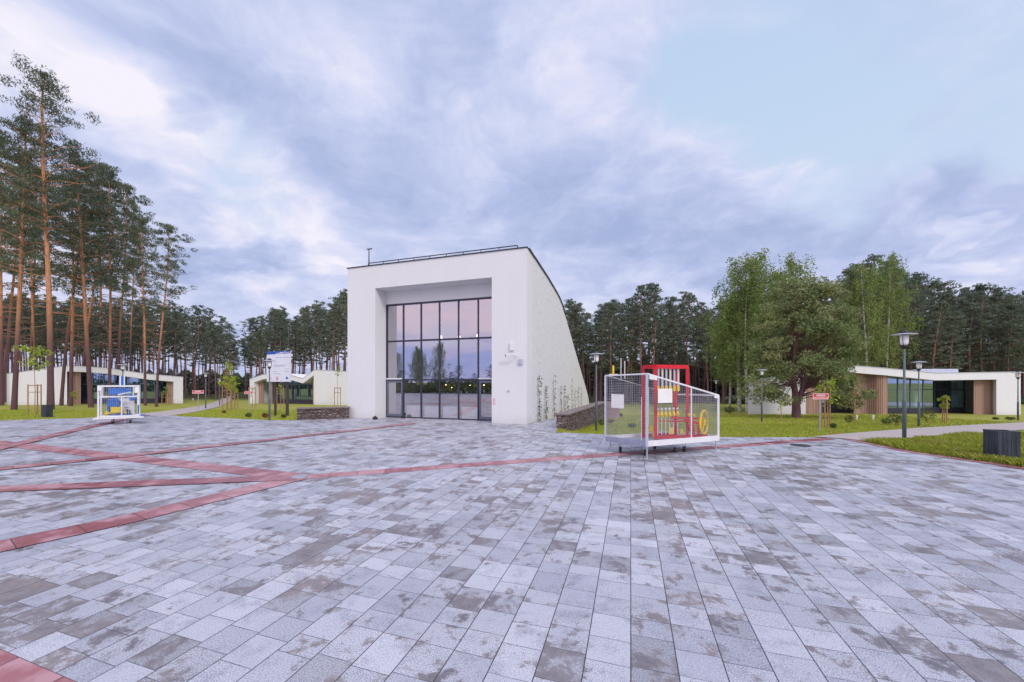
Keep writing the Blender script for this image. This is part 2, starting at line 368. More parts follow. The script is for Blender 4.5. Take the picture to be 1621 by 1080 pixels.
def bark_fn(lo, hi, z0, z1):
    def fn(t, b):
        o = objc(t); x, y, z = t.sep(o)
        n = t.noise(t.v('MULTIPLY', o, (9, 9, 2.2)), 1.0, 6, 0.65)
        k = t.mr(t.m('ADD', z, t.m('MULTIPLY', t.m('SUBTRACT', n, 0.5), 4.0)), z0, z1, 0, 1, True)
        oi = t.n.new('ShaderNodeObjectInfo').outputs['Random']
        c = t.mix(k, lo, hi)
        c = t.mix(t.mr(n, 0.42, 0.7, 0, 0.6), c, (lo[0] * .5, lo[1] * .5, lo[2] * .55))
        c = t.mix(t.mr(oi, 0, 1, 0, 0.45), c, (lo[0] * .9, lo[1] * .8, lo[2] * .9))
        t.put(b.inputs['Base Color'], c)
        t.put(b.inputs['Normal'], t.bump(n, 0.8, 0.05))
    return fn
M['bark'] = mat('pine_bark', rough=0.9, fn=bark_fn((0.15, 0.09, 0.095), (0.68, 0.33, 0.16), 3.5, 9.5), spec=0.1)
M['bark_far'] = mat('forest_pine_bark', rough=0.9, fn=bark_fn((0.21, 0.12, 0.13), (0.42, 0.225, 0.17), 3.0, 9.0), spec=0.1)
def birch_fn(t, b):
    o = objc(t); n = t.noise(t.v('MULTIPLY', o, (2, 2, 7)), 1.3, 5, 0.65)
    c = t.mix(t.mr(n, 0.52, 0.6), (0.62, 0.60, 0.57), (0.06, 0.05, 0.05))
    t.put(b.inputs['Base Color'], c)
M['birchbark'] = mat('birch_bark', rough=0.8, fn=birch_fn)
def leaf(name, a, bcol, c3, trans=0.25):
    m = bpy.data.materials.new(name); m.use_nodes = True; t = NT(m.node_tree); b = m.node_tree.nodes['Principled BSDF']
    rnd = geo(t)['Random Per Island']; o = objc(t)
    oi = t.n.new('ShaderNodeObjectInfo').outputs['Random']
    n = t.noise(o, 0.55, 3, 0.6)
    c = t.mix(rnd, a, bcol)
    c = t.mix(t.mr(n, 0.42, 0.62, 0, 0.75), c, c3)
    c = t.mix(t.m('MULTIPLY', oi, 0.35), c, (a[0] * .8, a[1] * .85, a[2] * 1.3))
    b.inputs['Roughness'].default_value = 0.7; b.inputs['Specular IOR Level'].default_value = 0.15
    t.put(b.inputs['Base Color'], c)
    tr = t.n.new('ShaderNodeBsdfTranslucent'); t.put(tr.inputs[0], c)
    mx = t.n.new('ShaderNodeMixShader'); mx.inputs[0].default_value = trans
    t.l.new(b.outputs[0], mx.inputs[1]); t.l.new(tr.outputs[0], mx.inputs[2])
    out = [k for k in m.node_tree.nodes if k.type == 'OUTPUT_MATERIAL'][0]
    t.l.new(mx.outputs[0], out.inputs[0])
    return m
M['needle'] = leaf('pine_needles', (0.065, 0.095, 0.06), (0.17, 0.21, 0.125), (0.20, 0.205, 0.125))
M['needle_far'] = leaf('forest_needles', (0.075, 0.11, 0.08), (0.20, 0.255, 0.17), (0.23, 0.235, 0.16))
M['needle_round'] = leaf('garden_pine_needles', (0.09, 0.145, 0.055), (0.33, 0.42, 0.17), (0.36, 0.33, 0.16))
M['birchleaf'] = leaf('birch_leaves', (0.13, 0.20, 0.05), (0.37, 0.45, 0.14), (0.28, 0.33, 0.09), 0.35)
M['youngleaf'] = leaf('young_leaves', (0.22, 0.34, 0.04), (0.50, 0.55, 0.09), (0.38, 0.46, 0.06), 0.4)
M['shrubleaf'] = leaf('shrub_leaves', (0.07, 0.11, 0.035), (0.17, 0.22, 0.08), (0.12, 0.15, 0.05))
M['redleaf'] = leaf('russet_leaves', (0.20, 0.08, 0.04), (0.38, 0.18, 0.08), (0.28, 0.16, 0.06))
def glassmat(name, refl, tint, rough=0.0, gcol=(.95, .93, 1)):
    m = bpy.data.materials.new(name); m.use_nodes = True; t = NT(m.node_tree); t.n.clear()
    g = t.n.new('ShaderNodeBsdfGlossy'); g.inputs['Roughness'].default_value = rough; g.inputs[0].default_value = (*gcol, 1)
    tr = t.n.new('ShaderNodeBsdfTransparent'); tr.inputs[0].default_value = (*tint, 1)
    fr = t.n.new('ShaderNodeFresnel'); fr.inputs[0].default_value = 1.5
    bf = geo(t)['Backfacing']; fwd = t.m('SUBTRACT', 1.0, bf)
    f = t.m('MULTIPLY', t.m('ADD', fr.outputs[0], refl, clamp=True), fwd)
    t.put(tr.inputs[0], t.mix(bf, tint, (1, 1, 1)))
    mx = t.n.new('ShaderNodeMixShader'); t.put(mx.inputs[0], f)
    t.l.new(tr.outputs[0], mx.inputs[1]); t.l.new(g.outputs[0], mx.inputs[2])
    o = t.n.new('ShaderNodeOutputMaterial'); t.l.new(mx.outputs[0], o.inputs[0])
    return m
M['glass'] = glassmat('coated_glass', 0.46, (0.80, 0.82, 0.88))
M['clear'] = glassmat('clear_sheet', 0.03, (0.88, 0.90, 0.95))
M['pglass'] = glassmat('pavilion_glass', 0.40, (0.45, 0.66, 0.82), 0, (.62, .80, 1))

# ------------------------------------------------------------------ mesh helpers
class MB:
    def __init__(s): s.v = []; s.f = []; s.uv = None
    def add(s, vs, fs):
        o = len(s.v); s.v += [tuple(p) for p in vs]; s.f += [tuple(i + o for i in f) for f in fs]; return s
    def box(s, c, d, rz=0.0, ry=0.0):
        hx, hy, hz = d[0] / 2, d[1] / 2, d[2] / 2
        m = Matrix.Rotation(rz, 3, 'Z') @ Matrix.Rotation(ry, 3, 'Y')
        vs = [m @ Vector((x, y, z)) + Vector(c) for x in (-hx, hx) for y in (-hy, hy) for z in (-hz, hz)]
        return s.add(vs, [(0, 1, 3, 2), (4, 6, 7, 5), (0, 4, 5, 1), (2, 3, 7, 6), (0, 2, 6, 4), (1, 5, 7, 3)])
    def b2(s, x0, x1, y0, y1, z0, z1):
        return s.box(((x0 + x1) / 2, (y0 + y1) / 2, (z0 + z1) / 2), (abs(x1 - x0), abs(y1 - y0), abs(z1 - z0)))
    def bar(s, p0, p1, w, h=None, up=(0, 0, 1)):
        h = h or w; p0, p1 = Vector(p0), Vector(p1); d = (p1 - p0).normalized(); up = Vector(up)
        if abs(d.dot(up)) > 0.95: up = Vector((0.3, 1, 0)).normalized()
        a = d.cross(up).normalized(); b = a.cross(d).normalized()
        vs = []
        for p in (p0, p1):
            for i, j in ((-1, -1), (1, -1), (1, 1), (-1, 1)): vs.append(p + a * (i * w / 2) + b * (j * h / 2))
        return s.add(vs, [(3, 2, 1, 0), (4, 5, 6, 7), (0, 1, 5, 4), (1, 2, 6, 5), (2, 3, 7, 6), (3, 0, 4, 7)])
    def tube(s, pts, rads, n=8, cap=True):
        pts = [Vector(p) for p in pts]
        if not hasattr(rads, '__len__'): rads = [rads] * len(pts)
        o = len(s.v); ref = Vector((0.12, 1, 0.05)).normalized()
        for i, p in enumerate(pts):
            d = (pts[min(i + 1, len(pts) - 1)] - pts[max(i - 1, 0)]).normalized()
            rr = ref if abs(d.dot(ref)) < 0.95 else Vector((1, 0, 0))
            a = d.cross(rr).normalized(); b = d.cross(a)
            for k in range(n):
                q = 2 * pi * k / n
                s.v.append(tuple(p + (a * cos(q) + b * sin(q)) * rads[i]))
        for i in range(len(pts) - 1):
            for k in range(n):
                k2 = (k + 1) % n
                s.f.append((o + i * n + k, o + i * n + k2, o + (i + 1) * n + k2, o + (i + 1) * n + k))
        if cap:
            s.f.append(tuple(o + k for k in range(n))[::-1]); s.f.append(tuple(o + (len(pts) - 1) * n + k for k in range(n)))
        return s
    def lathe(s, prof, n=16, c=(0, 0, 0)):
        o = len(s.v)
        for r, z in prof:
            for k in range(n):
                q = 2 * pi * k / n; s.v.append((c[0] + r * cos(q), c[1] + r * sin(q), c[2] + z))
        for i in range(len(prof) - 1):
            for k in range(n):
                k2 = (k + 1) % n; s.f.append((o + i * n + k, o + i * n + k2, o + (i + 1) * n + k2, o + (i + 1) * n + k))
        s.f.append(tuple(o + k for k in range(n))[::-1]); s.f.append(tuple(o + (len(prof) - 1) * n + k for k in range(n)))
        return s
    def prism(s, poly, fn0, fn1):
        """polygon of (a,b); fn0/fn1 map (a,b) to 3-D for the two ends"""
        n = len(poly); vs = [fn0(*p) for p in poly] + [fn1(*p) for p in poly]
        fs = [tuple(range(n))[::-1], tuple(range(n, 2 * n))] + [(i, (i + 1) % n, n + (i + 1) % n, n + i) for i in range(n)]
        return s.add(vs, fs)
    def build(s, name, m, parent=None, smooth=False, loc=None, bevel=0):
        me = bpy.data.meshes.new(name); me.from_pydata(s.v, [], s.f); me.update()
        o = finish(name, me, m, parent, smooth)
        import bmesh
        bm = bmesh.new(); bm.from_mesh(me); bmesh.ops.recalc_face_normals(bm, faces=bm.faces)
        if bevel: bmesh.ops.bevel(bm, geom=bm.edges[:], offset=bevel, segments=1, affect='EDGES')
        bm.to_mesh(me); bm.free()
        if loc: o.location = loc
        return o
def finish(name, me, m, parent=None, smooth=False):
    me.materials.append(M[m] if isinstance(m, str) else m)
    if smooth: me.polygons.foreach_set('use_smooth', [True] * len(me.polygons))
    o = bpy.data.objects.new(name, me); col.objects.link(o)
    if parent: o.parent = parent
    return o
def tag(o, label=None, cat=None, group=None, kind=None):
    if label: o['label'] = label
    if cat: o['category'] = cat
    if group: o['group'] = group
    if kind: o['kind'] = kind
    return o
def empty(name, loc, rz=0.0, label=None, cat=None, group=None):
    o = bpy.data.objects.new(name, None); col.objects.link(o); o.location = loc; o.rotation_euler = (0, 0, rz)
    o.empty_display_size = 0.3
    return tag(o, label, cat, group)
def copy_tree(o, parent=None):
    c = o.copy(); col.objects.link(c)
    if parent: c.parent = parent
    for ch in list(o.children): copy_tree(ch, c)
    return c
def quads(name, P, m, parent=None):
    """P: (N,4,3) array of quads"""
    n = len(P); me = bpy.data.meshes.new(name)
    me.vertices.add(4 * n); me.vertices.foreach_set('co', P.reshape(-1).astype(np.float32))
    me.loops.add(4 * n); me.loops.foreach_set('vertex_index', np.arange(4 * n, dtype=np.int32))
    me.polygons.add(n); me.polygons.foreach_set('loop_start', np.arange(0, 4 * n, 4, dtype=np.int32))
    me.polygons.foreach_set('loop_total', np.full(n, 4, dtype=np.int32)); me.update(calc_edges=True)
    return finish(name, me, m, parent)
def leafquads(rng, C, L, W, updown=0.0):
    """centres C (N,3), length L, width W arrays/scalars -> (N,4,3)"""
    n = len(C); d = rng.normal(size=(n, 3)); d[:, 2] += updown; d /= np.linalg.norm(d, axis=1, keepdims=True)
    e = np.cross(d, rng.normal(size=(n, 3))); e /= np.linalg.norm(e, axis=1, keepdims=True)
    s = rng.uniform(0.6, 1.3, size=(n, 1))
    a = d * (np.asarray(L).reshape(-1, 1) if hasattr(L, '__len__') else L) * s / 2; b = e * W * s / 2
    return np.stack([C - a - b * 0.5, C + b - a * 0.1, C + a + b * 0.3, C - b + a * 0.2], axis=1)

# ------------------------------------------------------------------ terrain
def sst(x, a, b):
    t = min(1, max(0, (x - a) / (b - a))); return t * t * (3 - 2 * t)
def H(x, y):
    w = sst(x, 0.5, 3.2)
    s = 23.0 * (1 - w) + 15.2 * w + 3 * sst(x, 30, 60) * 0
    amp = 0.5 * (1 - w) + 1.15 * w; L = 10 * (1 - w) + 16 * w
    d = y - s
    return -amp * (1 - math.exp(-d / L)) if d > 0 else 0.0
def Fl(px, py):
    y = CH * F0 / (py - HY); return ((px - CX) / F0 * y, y)
def G(px, py):
    u = (px - CX) / F0; k = (py - HY) / F0; y = 2.5
    while y < 160 and CH - k * y > H(u * y, y): y += 0.02
    return Vector((u * y, y, H(u * y, y)))
def at(px, Y): return (px - CX) / F0 * Y
def zat(py, Y): return CH + (HY - py) / F0 * Y

def ground_sheet():
    xs = sorted(set([-500, -300, -200, -150, -120] + list(range(-100, -10, 5)) + [x * 0.5 for x in range(-20, 13)] + list(range(6, 24, 2)) + list(range(25, 101, 5)) + [120, 150, 200, 300, 500]))
    ys = sorted(set([-400, -200, -100, -60, -30, -12, 0, 8] + [10 + 0.6 * i for i in range(90)] + list(range(66, 130, 6)) + [150, 200, 300, 500, 900]))
    vs = [(x, y, H(x, y) - 0.012) for y in ys for x in xs]; n = len(xs)
    fs = [(j * n + i, j * n + i + 1, (j + 1) * n + i + 1, (j + 1) * n + i) for j in range(len(ys) - 1) for i in range(n - 1)]
    me = bpy.data.meshes.new('lawn'); me.from_pydata(vs, [], fs)
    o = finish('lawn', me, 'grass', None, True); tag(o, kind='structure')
ground_sheet()
EDGE_R = [Fl(*p) for p in ((1343, 695), (1381, 702.5), (1441, 714.5), (1506, 724), (1588, 735.5), (1621, 741))] + [(13.6, 8.4), (14.6, 4.0), (16, -4), (20, -14)]
EDGE_L = [(-48, 19.2), Fl(0, 665.6), Fl(142, 661.7), Fl(215, 656.2), Fl(276, 657.7), Fl(284, 659.2), Fl(360, 662.5), Fl(429, 665.5), Fl(469.5, 665.5)]
def PW(x, y): return (0.76 + .948 * x + .319 * y, 19.4 - .319 * x + .948 * y)
plaza_poly = EDGE_L + [(-12.2, 23.2), PW(-11.3, 0.3), PW(-10.2, 1.12), PW(-1.2, 1.12), PW(-0.6, 0.5), (0.9, 19.9), (2.4, 22.5), (3.6, 21.8), (2.1, 17.5), (1.9, 16.4), Fl(957, 688), Fl(1139, 692), Fl(1286, 692.5)] + EDGE_R + [(22, -34), (-48, -34)]
mb = MB(); mb.prism(plaza_poly, lambda a, b: (a, b, -0.3), lambda a, b: (a, b, 0.0))
tag(mb.build('plaza_paving', 'paver'), kind='structure')

def strip(name, m, pts, w, z=0.004, conform=False, kind='structure', sub=1.2):
    """flat band following a polyline, with UV along/across in metres"""
    P = []
    for i in range(len(pts) - 1):
        a, b = Vector(pts[i][:2]), Vector(pts[i + 1][:2]); n = max(1, int((b - a).length / sub))
        for k in range(n): P.append(a.lerp(b, k / n))
    P.append(Vector(pts[-1][:2])); vs = []; us = []; L = 0
    for i, p in enumerate(P):
        d = (P[min(i + 1, len(P) - 1)] - P[max(i - 1, 0)]).normalized(); nn = Vector((-d.y, d.x))
        if i: L += (p - P[i - 1]).length
        for sgn in (-1, 1):
            q = p + nn * sgn * w / 2
            vs.append((q.x, q.y, (H(q.x, q.y) if conform else 0) + z)); us.append((L, 0.0 if sgn < 0 else 1.0))
    fs = [(2 * i, 2 * i + 1, 2 * i + 3, 2 * i + 2)[::-1] for i in range(len(P) - 1)]
    me = bpy.data.meshes.new(name); me.from_pydata(vs, [], fs); uv = me.uv_layers.new()
    for lp in me.loops: uv.data[lp.index].uv = us[lp.vertex_index]
    o = finish(name, me, m); tag(o, kind=kind); return o
J = Fl(474, 756)
strip('red_stripe', 'red', [J, (12.2, 14.55)], 0.46, 0.004)
strip('red_stripe', 'red', [(-40, 21.2), (-17.4, 13.2), J], 0.58, 0.008)
strip('red_stripe', 'red', [(-8.6, 1.9), Fl(0, 866), Fl(204, 822), J], 0.58, 0.012)
strip('red_stripe', 'red', [(-24, 5.4), Fl(0, 775), J], 0.52, 0.016)
strip('red_stripe', 'red', [(-19, 1.2), Fl(0, 743), Fl(196, 723), Fl(600, 677), (-5.2, 19.9)], 0.52, 0.020)
strip('red_stripe', 'red', [(-13, 5.8), (-17.2, 13.1), Fl(134, 678), Fl(178, 668.6), (-23.6, 24.4)], 0.50, 0.024)
a0 = Vector(Fl(0, 1028)); a1 = Vector(Fl(120, 1080)); dd = (a1 - a0).normalized(); nn = Vector((dd.y, -dd.x))
strip('red_stripe', 'red', [a0 - dd * 9 + nn * .18, a1 + dd * 6 + nn * .18], 0.36, 0.006)
strip('red_stripe', 'red', [Vector(p) + Vector((-0.12, -0.1)) for p in EDGE_R[:8]], 0.36, 0.010)
# footpaths, following the ground
def band(name, m, left, right, z):
    n = len(left); vs = []; fs = []
    K = 10
    for i in range(n):
        for k in range(K + 1):
            q = Vector(left[i][:2]).lerp(Vector(right[i][:2]), k / K); vs.append((q.x, q.y, H(q.x, q.y) + z))
    for i in range(n - 1):
        for k in range(K): fs.append((i * (K + 1) + k, i * (K + 1) + k + 1, (i + 1) * (K + 1) + k + 1, (i + 1) * (K + 1) + k))
    me = bpy.data.meshes.new(name); me.from_pydata(vs, [], fs); o = finish(name, me, m, None, True); tag(o, kind='structure')
def dens(pts, n):
    pts = [Vector(p[:2]) for p in pts]; seg = [(pts[i + 1] - pts[i]).length for i in range(len(pts) - 1)]; T = sum(seg); out = []
    for k in range(n + 1):
        s = T * k / n; i = 0
        while i < len(seg) - 1 and s > seg[i]: s -= seg[i]; i += 1
        out.append(pts[i].lerp(pts[i + 1], s / seg[i]))
    return out
lp_up = [G(208, 656.6), G(240, 653.3), G(280, 648.5), G(320, 642.3), G(341, 636), G(352, 631.5), G(358, 627)]
lp_dn = [G(270, 658.2), G(290, 655.5), G(320, 650.5), G(350, 643), G(362, 636), G(368, 631.5), G(372, 627)]
band('path', 'path', dens(lp_up, 30), dens(lp_dn, 30), 0.02)
rp_up = [G(1286, 691.8), G(1370, 684.5), G(1450, 678), G(1540, 673), G(1621, 669)]
rp_dn = [Vector(Fl(1343, 695.6)), G(1381, 701.5), G(1441, 694.7), G(1530, 687.5), G(1621, 681)]
for L_ in (rp_up, rp_dn):
    d = (L_[-1] - L_[-2].to_3d() if len(L_[-2]) == 3 else L_[-1]); L_.append(Vector((L_[-1][0] + 24, L_[-1][1] + (5.5 if L_ is rp_up else 4.0), 0)))
band('path', 'path', dens(rp_up, 40), dens(rp_dn, 40), 0.02)
# drain covers set in the paving
mb = MB(); mb.lathe([(0.17, -0.02), (0.17, 0.028), (0.13, 0.031), (0.0001, 0.031)], 20)
o = mb.build('drain_cover', 'steel', loc=(J[0], J[1], 0)); tag(o, 'round steel cover where the red paving stripes meet', 'drain cover')
g = G(1267, 705.5); mb = MB(); mb.lathe([(0.30, -0.02), (0.30, 0.012), (0.0001, 0.014)], 24)
o = mb.build('manhole_cover', 'black', loc=(g.x, g.y, 0)); tag(o, 'dark manhole cover on the red stripe right of the wheeled cages', 'manhole cover')

# ------------------------------------------------------------------ main building (local x to the right along the facade, y inwards)
BO = Vector((0.76, 19.4, 0)); BRZ = atan2(-0.319, 0.948)
bld = empty('exhibition_building', BO, BRZ, 'tall white building with sloping brick side, deep recessed glass front and roof rail', 'building')
XL, XR, OL, OR_, ZT, ZO = -11.34, 0.0, -9.32, -1.93, 9.05, 7.70
mb = MB(); mb.prism([(XL, -1.2), (OL, -1.2), (OL, ZO), (OR_, ZO), (OR_, -1.2), (XR, -1.2), (XR, ZT), (XL, ZT)],
                    lambda a, b: (a, 0, b), lambda a, b: (a, 1.0, b))
mb.b2(OL - 0.3, OR_ + 0.3, 1.0, 1.3, 6.93, 8.6)
mb.build('front_wall', 'plaster', bld)
prof = [(1.0, 8.99), (1.74, 8.95), (4.5, 8.70), (6.8, 8.42), (8.2, 8.2), (9.4, 7.85), (10.4, 7.38), (12.6, 6.32), (15.2, 5.03), (18.9, 3.25), (22.8, 1.38), (24.4, 0.5), (25.6, -0.6)]
side = [(1.0, -1.5)] + prof + [(25.6, -1.5)]
for sx in (XR, XL + 0.4):
    mb = MB(); mb.prism(side, lambda a, b: (sx, a, b), lambda a, b: (sx - 0.4, a, b))
    rng = random.Random(4)
    for i in range(75):                    # bricks that stand proud of the painted brick face
        s_ = rng.uniform(1.6, 17); lim = np.interp(s_, [p[0] for p in prof], [p[1] for p in prof]) - 0.5
        z = rng.uniform(2.2, max(2.5, lim)); z = round(z / 0.085) * 0.085
        if z < lim and sx == XR: mb.b2(-0.001, 0.012, s_, s_ + 0.25, z, z + 0.07)
    mb.build('side_wall', 'wbrick', bld)
mb = MB(); n = len(prof)                   # roof slab following the slope, between the side walls
vs = [(x, p[0], p[1] - dz_) for p in prof for (x, dz_) in ((XL + 0.4, 0.03), (XR - 0.4, 0.03), (XL + 0.4, 0.3), (XR - 0.4, 0.3))]
fs = []
for i in range(n - 1):
    a, b = 4 * i, 4 * i + 4
    fs += [(a, a + 1, b + 1, b), (a + 2, b + 2, b + 3, a + 3), (a, b, b + 2, a + 2), (a + 1, a + 3, b + 3, b + 1)]
fs += [(0, 2, 3, 1), (4 * n - 4, 4 * n - 3, 4 * n - 1, 4 * n - 2)]
mb.add(vs, fs); mb.build('roof', 'coping', bld)
mb = MB()
mb.b2(XL - 0.04, XR + 0.04, -0.05, 0.35, ZT, ZT + 0.045)
for i in range(7):
    for sx in (XR + 0.03, XL + 0.03):
        p, q = ((0.3, ZT + 0.02) if i == 0 else prof[i - 1]), prof[i]
        mb.bar((sx - 0.2 if sx > -1 else sx + 0.14, p[0], p[1] + 0.03), (sx - 0.2 if sx > -1 else sx + 0.14, q[0], q[1] + 0.03), 0.5, 0.06)
mb.build('coping', 'coping', bld)
# roof rail and mast
mb = MB(); x0, x1 = XL + 1.05, XR - 0.55
mb.tube([(x0, 0.5, ZT + 0.05), (x0 + .1, 0.5, ZT + 0.36), (x1 - .15, 0.5, ZT + 0.36), (x1, 0.5, ZT + 0.08)], 0.03, 6)
for i in range(10):
    x = x0 + 0.1 + (x1 - x0 - 0.2) * i / 9; mb.tube([(x, 0.5, ZT), (x, 0.5, ZT + 0.36)], 0.022, 6)
mb.tube([(x0, 0.5, ZT + 0.2), (x1, 0.5, ZT + 0.2)], 0.016, 6)
mb.build('roof_rail', 'coping', bld)
mb = MB(); mb.tube([(XL + 1.0, 0.7, ZT), (XL + 1.0, 0.7, ZT + 1.35)], [0.045, 0.03], 8); mb.b2(XL + .86, XL + 1.22, 0.67, 0.73, ZT + 1.28, ZT + 1.34)
mb.build('mast', 'pole_dark', bld)
# glazing
W0, W1, ZW = -9.32, -1.93, 6.93; nb = 6; bw = (W1 - W0) / nb; Z1, Z2 = 2.3, 4.65
fr = MB()
for i in range(nb + 1):
    x = W0 + bw * i; w = 0.07 if 0 < i < nb else 0.09
    xx = min(max(x, W0 + 0.045), W1 - 0.045); fr.b2(xx - w / 2, xx + w / 2, 1.0, 1.12, 0.0, ZW)
for z, h in ((Z1, .10), (Z2, .10), (ZW - .05, .12), (0.03, .07)):
    for i in range(nb):
        fr.b2(W0 + bw * i + 0.045, W0 + bw * (i + 1) - 0.045, 1.003, 1.11, z - h / 2, z + h / 2)
fro = fr.build('window_frame', 'dmetal', bld)
for i in (0, nb - 1):
    mbt = MB(); mbt.b2(W0 + bw * i + .06, W0 + bw * (i + 1) - .06, 0.93, 1.0, Z1 + 0.02, Z1 + 0.10); mbt.build('door_closer_rail', 'wpaint', bld)
gl = MB()
for i in range(nb):
    for (za, zb) in ((0.06, Z1 - .04), (Z1 + .04, Z2 - .04), (Z2 + .04, ZW - .1)):
        if za < 1 and i in (0, nb - 1): continue
        gl.b2(W0 + bw * i + 0.03, W0 + bw * (i + 1) - 0.03, 1.05, 1.06, za, zb)
gl.build('window_glass', 'glass', bld)
for i in (0, nb - 1):
    xa, xb = W0 + bw * i + 0.085, W0 + bw * (i + 1) - 0.045
    d = MB(); d.b2(xa, xa + .1, 0.985, 1.04, .07, Z1 - .06); d.b2(xb - .1, xb, 0.985, 1.04, .07, Z1 - .06)
    d.b2(xa + .1, xb - .1, 0.987, 1.038, .07, .22); d.b2(xa + .1, xb - .1, 0.987, 1.038, Z1 - .17, Z1 - .06)
    do = d.build('door', 'bmetal', bld)
    g_ = MB(); g_.b2(xa + .09, xb - .09, 1.005, 1.015, .21, Z1 - .16); g_.build('door_glass', 'glass', do)
    h_ = MB(); h_.tube([(xb - .06, .93, .75), (xb - .06, .93, 1.45)], .018, 8); h_.b2(xb - .075, xb - .045, .93, .987, .8, .83); h_.b2(xb - .075, xb - .045, .93, .987, 1.37, 1.40)
    h_.build('handle', 'steel', do)
# interior seen through the glass
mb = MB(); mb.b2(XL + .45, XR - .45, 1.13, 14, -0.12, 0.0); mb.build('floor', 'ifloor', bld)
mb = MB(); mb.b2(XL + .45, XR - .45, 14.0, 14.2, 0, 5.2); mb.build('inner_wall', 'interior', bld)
mb = MB()
for i in (1, 2, 3, 4): mb.b2(W0 + bw * i + 0.16, W0 + bw * (i + 1) - 0.10, 1.135, 1.30, 0.0, 0.74)
mb.build('radiator', 'paper', bld)
mb = MB(); mb.b2(-6.5, -2.2, 5.2, 5.8, 0.0, 1.0); mb.b2(-7, -2.1, 5.1, 5.9, 1.0, 1.08); mb.build('counter', 'amber', bld)
mb = MB()
for x in (-6.1, -4.6, -3.4): mb.tube([(x, 7, 5.0), (x, 7, 1.0)], 0.035, 6)
for z in (2.6, 3.4, 4.2): mb.tube([(-6.1, 7, z), (-3.4, 7, z)], 0.03, 6)
mb.build('white_frame', 'wpaint', bld)
for x in (-6.75, -5.45, -4.15):
    p_ = MB(); p_.tube([(x, 3.2, 5.2), (x, 3.2, 7.9)], 0.012, 5); ca = p_.build('pendant_cord', 'wpaint', bld)
    q_ = MB(); q_.lathe([(0.03, 5.18), (0.10, 5.04), (0.09, 5.0), (0.001, 5.0)], 12, (x, 3.2, 0)); q_.build('pendant_lamp', 'warmw', ca)
for (x, y, z) in ((-7.9, 6, 1.95), (-6.9, 8, 1.9), (-4.9, 6, 1.95), (-4.5, 8, 1.8), (-3.3, 6.5, 2.0), (-3.1, 6.5, 1.85), (-2.6, 9, 1.9), (-2.0, 6, 2.05), (-1.5, 7, 1.8), (-9, 9, 1.7)):
    lm = MB(); lm.lathe([(0.01, -.03), (.035, 0), (0.01, .03)], 8, (x, y, z)); lm.build('lamp', 'warm', bld)  # glowing dots added indoors, standing in for street lights mirrored in the glass
# fixtures on the front wall
mb = MB(); mb.b2(-.90, -.69, -.11, 0, 3.80, 4.22); mb.build('floodlight', 'wpaint', bld, bevel=.015)
mb = MB(); mb.bar((-.55, -.02, 3.50), (-.55, -.34, 3.53), .04); mb.bar((-1.02, -.34, 3.53), (-.52, -.34, 3.56), .085, .085); cam_ = mb.build('security_camera', 'wpaint', bld, bevel=.01)
mb = MB(); mb.bar((-1.05, -.34, 3.53), (-1.02, -.34, 3.53), .10, .10); mb.build('lens', 'black', cam_)
mb = MB(); mb.b2(-.42, -.23, -.10, 0, 3.06, 3.36); mb.build('junction_box', 'gpaint', bld, bevel=.015)
mb = MB(); mb.lathe([(.001, -.03), (.05, -.03), (.05, .03), (.001, .03)], 10, (-.98, -.04, 1.72)); mb.build('bell_push', 'gpaint', bld)
mb = MB(); mb.b2(-1.86, -1.73, -.012, 0, .98, 1.12); mb.b2(-1.86, -1.73, -.012, 0, 1.17, 1.31); mb.build('warning_sticker', 'signpink', bld)
for x, y in ((-9.05, -.35), (-7.9, 0.72)):
    mb = MB(); mb.box((0, 0, .07), (.22, .16, .14)); mb.lathe([(.07, .14), (.05, .2), (.001, .2)], 10)
    wl = bld.matrix_basis @ Vector((x, y, 0)) if False else Matrix.Translation(BO) @ Matrix.Rotation(BRZ, 4, 'Z') @ Vector((x, y, 0))
    o = mb.build('door_stop', 'black', loc=tuple(wl)); o.rotation_euler.z = BRZ
    tag(o, 'small black block on the paving at the left pier of the glass front' if y < 0 else 'small black block at the foot of the left glass door', 'door stop')
def B2W(x, y, z=0): return Matrix.Translation(BO) @ Matrix.Rotation(BRZ, 4, 'Z') @ Vector((x, y, z))
# climbers on the side wall
nr = np.random.default_rng(5)
climb = [(851, 2.6, 1.0), (862, 2.2, .9), (875, 3.1, .7), (886, 2.5, .6), (892, 2.6, .8), (897, 1.9, .7), (904, 3.2, .5), (909, 2.4, .4), (914, 2.6, .7), (919, 2.5, .4)]
for px, h, dn in climb:
    u = (px - CX) / F0; s_ = (19.4 * u - .76) / (.319 - .948 * u)
    w = B2W(0.16, s_); zb = H(w.x, w.y)
    e_ = empty('climbing_plant', (w.x, w.y, zb), BRZ, None, 'climber', 'climbers along the brick side wall')
    st = MB(); st.tube([(0, 0, 0), (-.06, .05, h * .35), (-.09, -.04, h * .7), (-.08, .02, h)], [.02, .014, .01, .006], 5); st.build('stem', 'stake', e_)
    n = int(110 * dn); z = nr.uniform(0, 1, n) ** 1.2 * h; wd = .22 * (1 - z / h * .6)
    C = np.stack([nr.normal(0, .05, n) - .04, nr.normal(0, 1, n) * wd * .7, z], 1)
    quads('leaves', leafquads(nr, C, .11, .07), 'shrubleaf', e_)
climb_labels = ['leafiest climber, first on the brick side wall from the front corner', 'second climber from the front corner of the brick wall',
                'tall narrow climber third along the brick wall, just before the stone wall', 'wispy climber above the near end of the stone wall']
cl_objs = [o for o in col.objects if o.name.startswith('climbing_plant')]
for i, o in enumerate(cl_objs):
    o['label'] = climb_labels[i] if i < 4 else 'thin sprig climber rising behind the low stone wall at the brick side'
mb = MB()
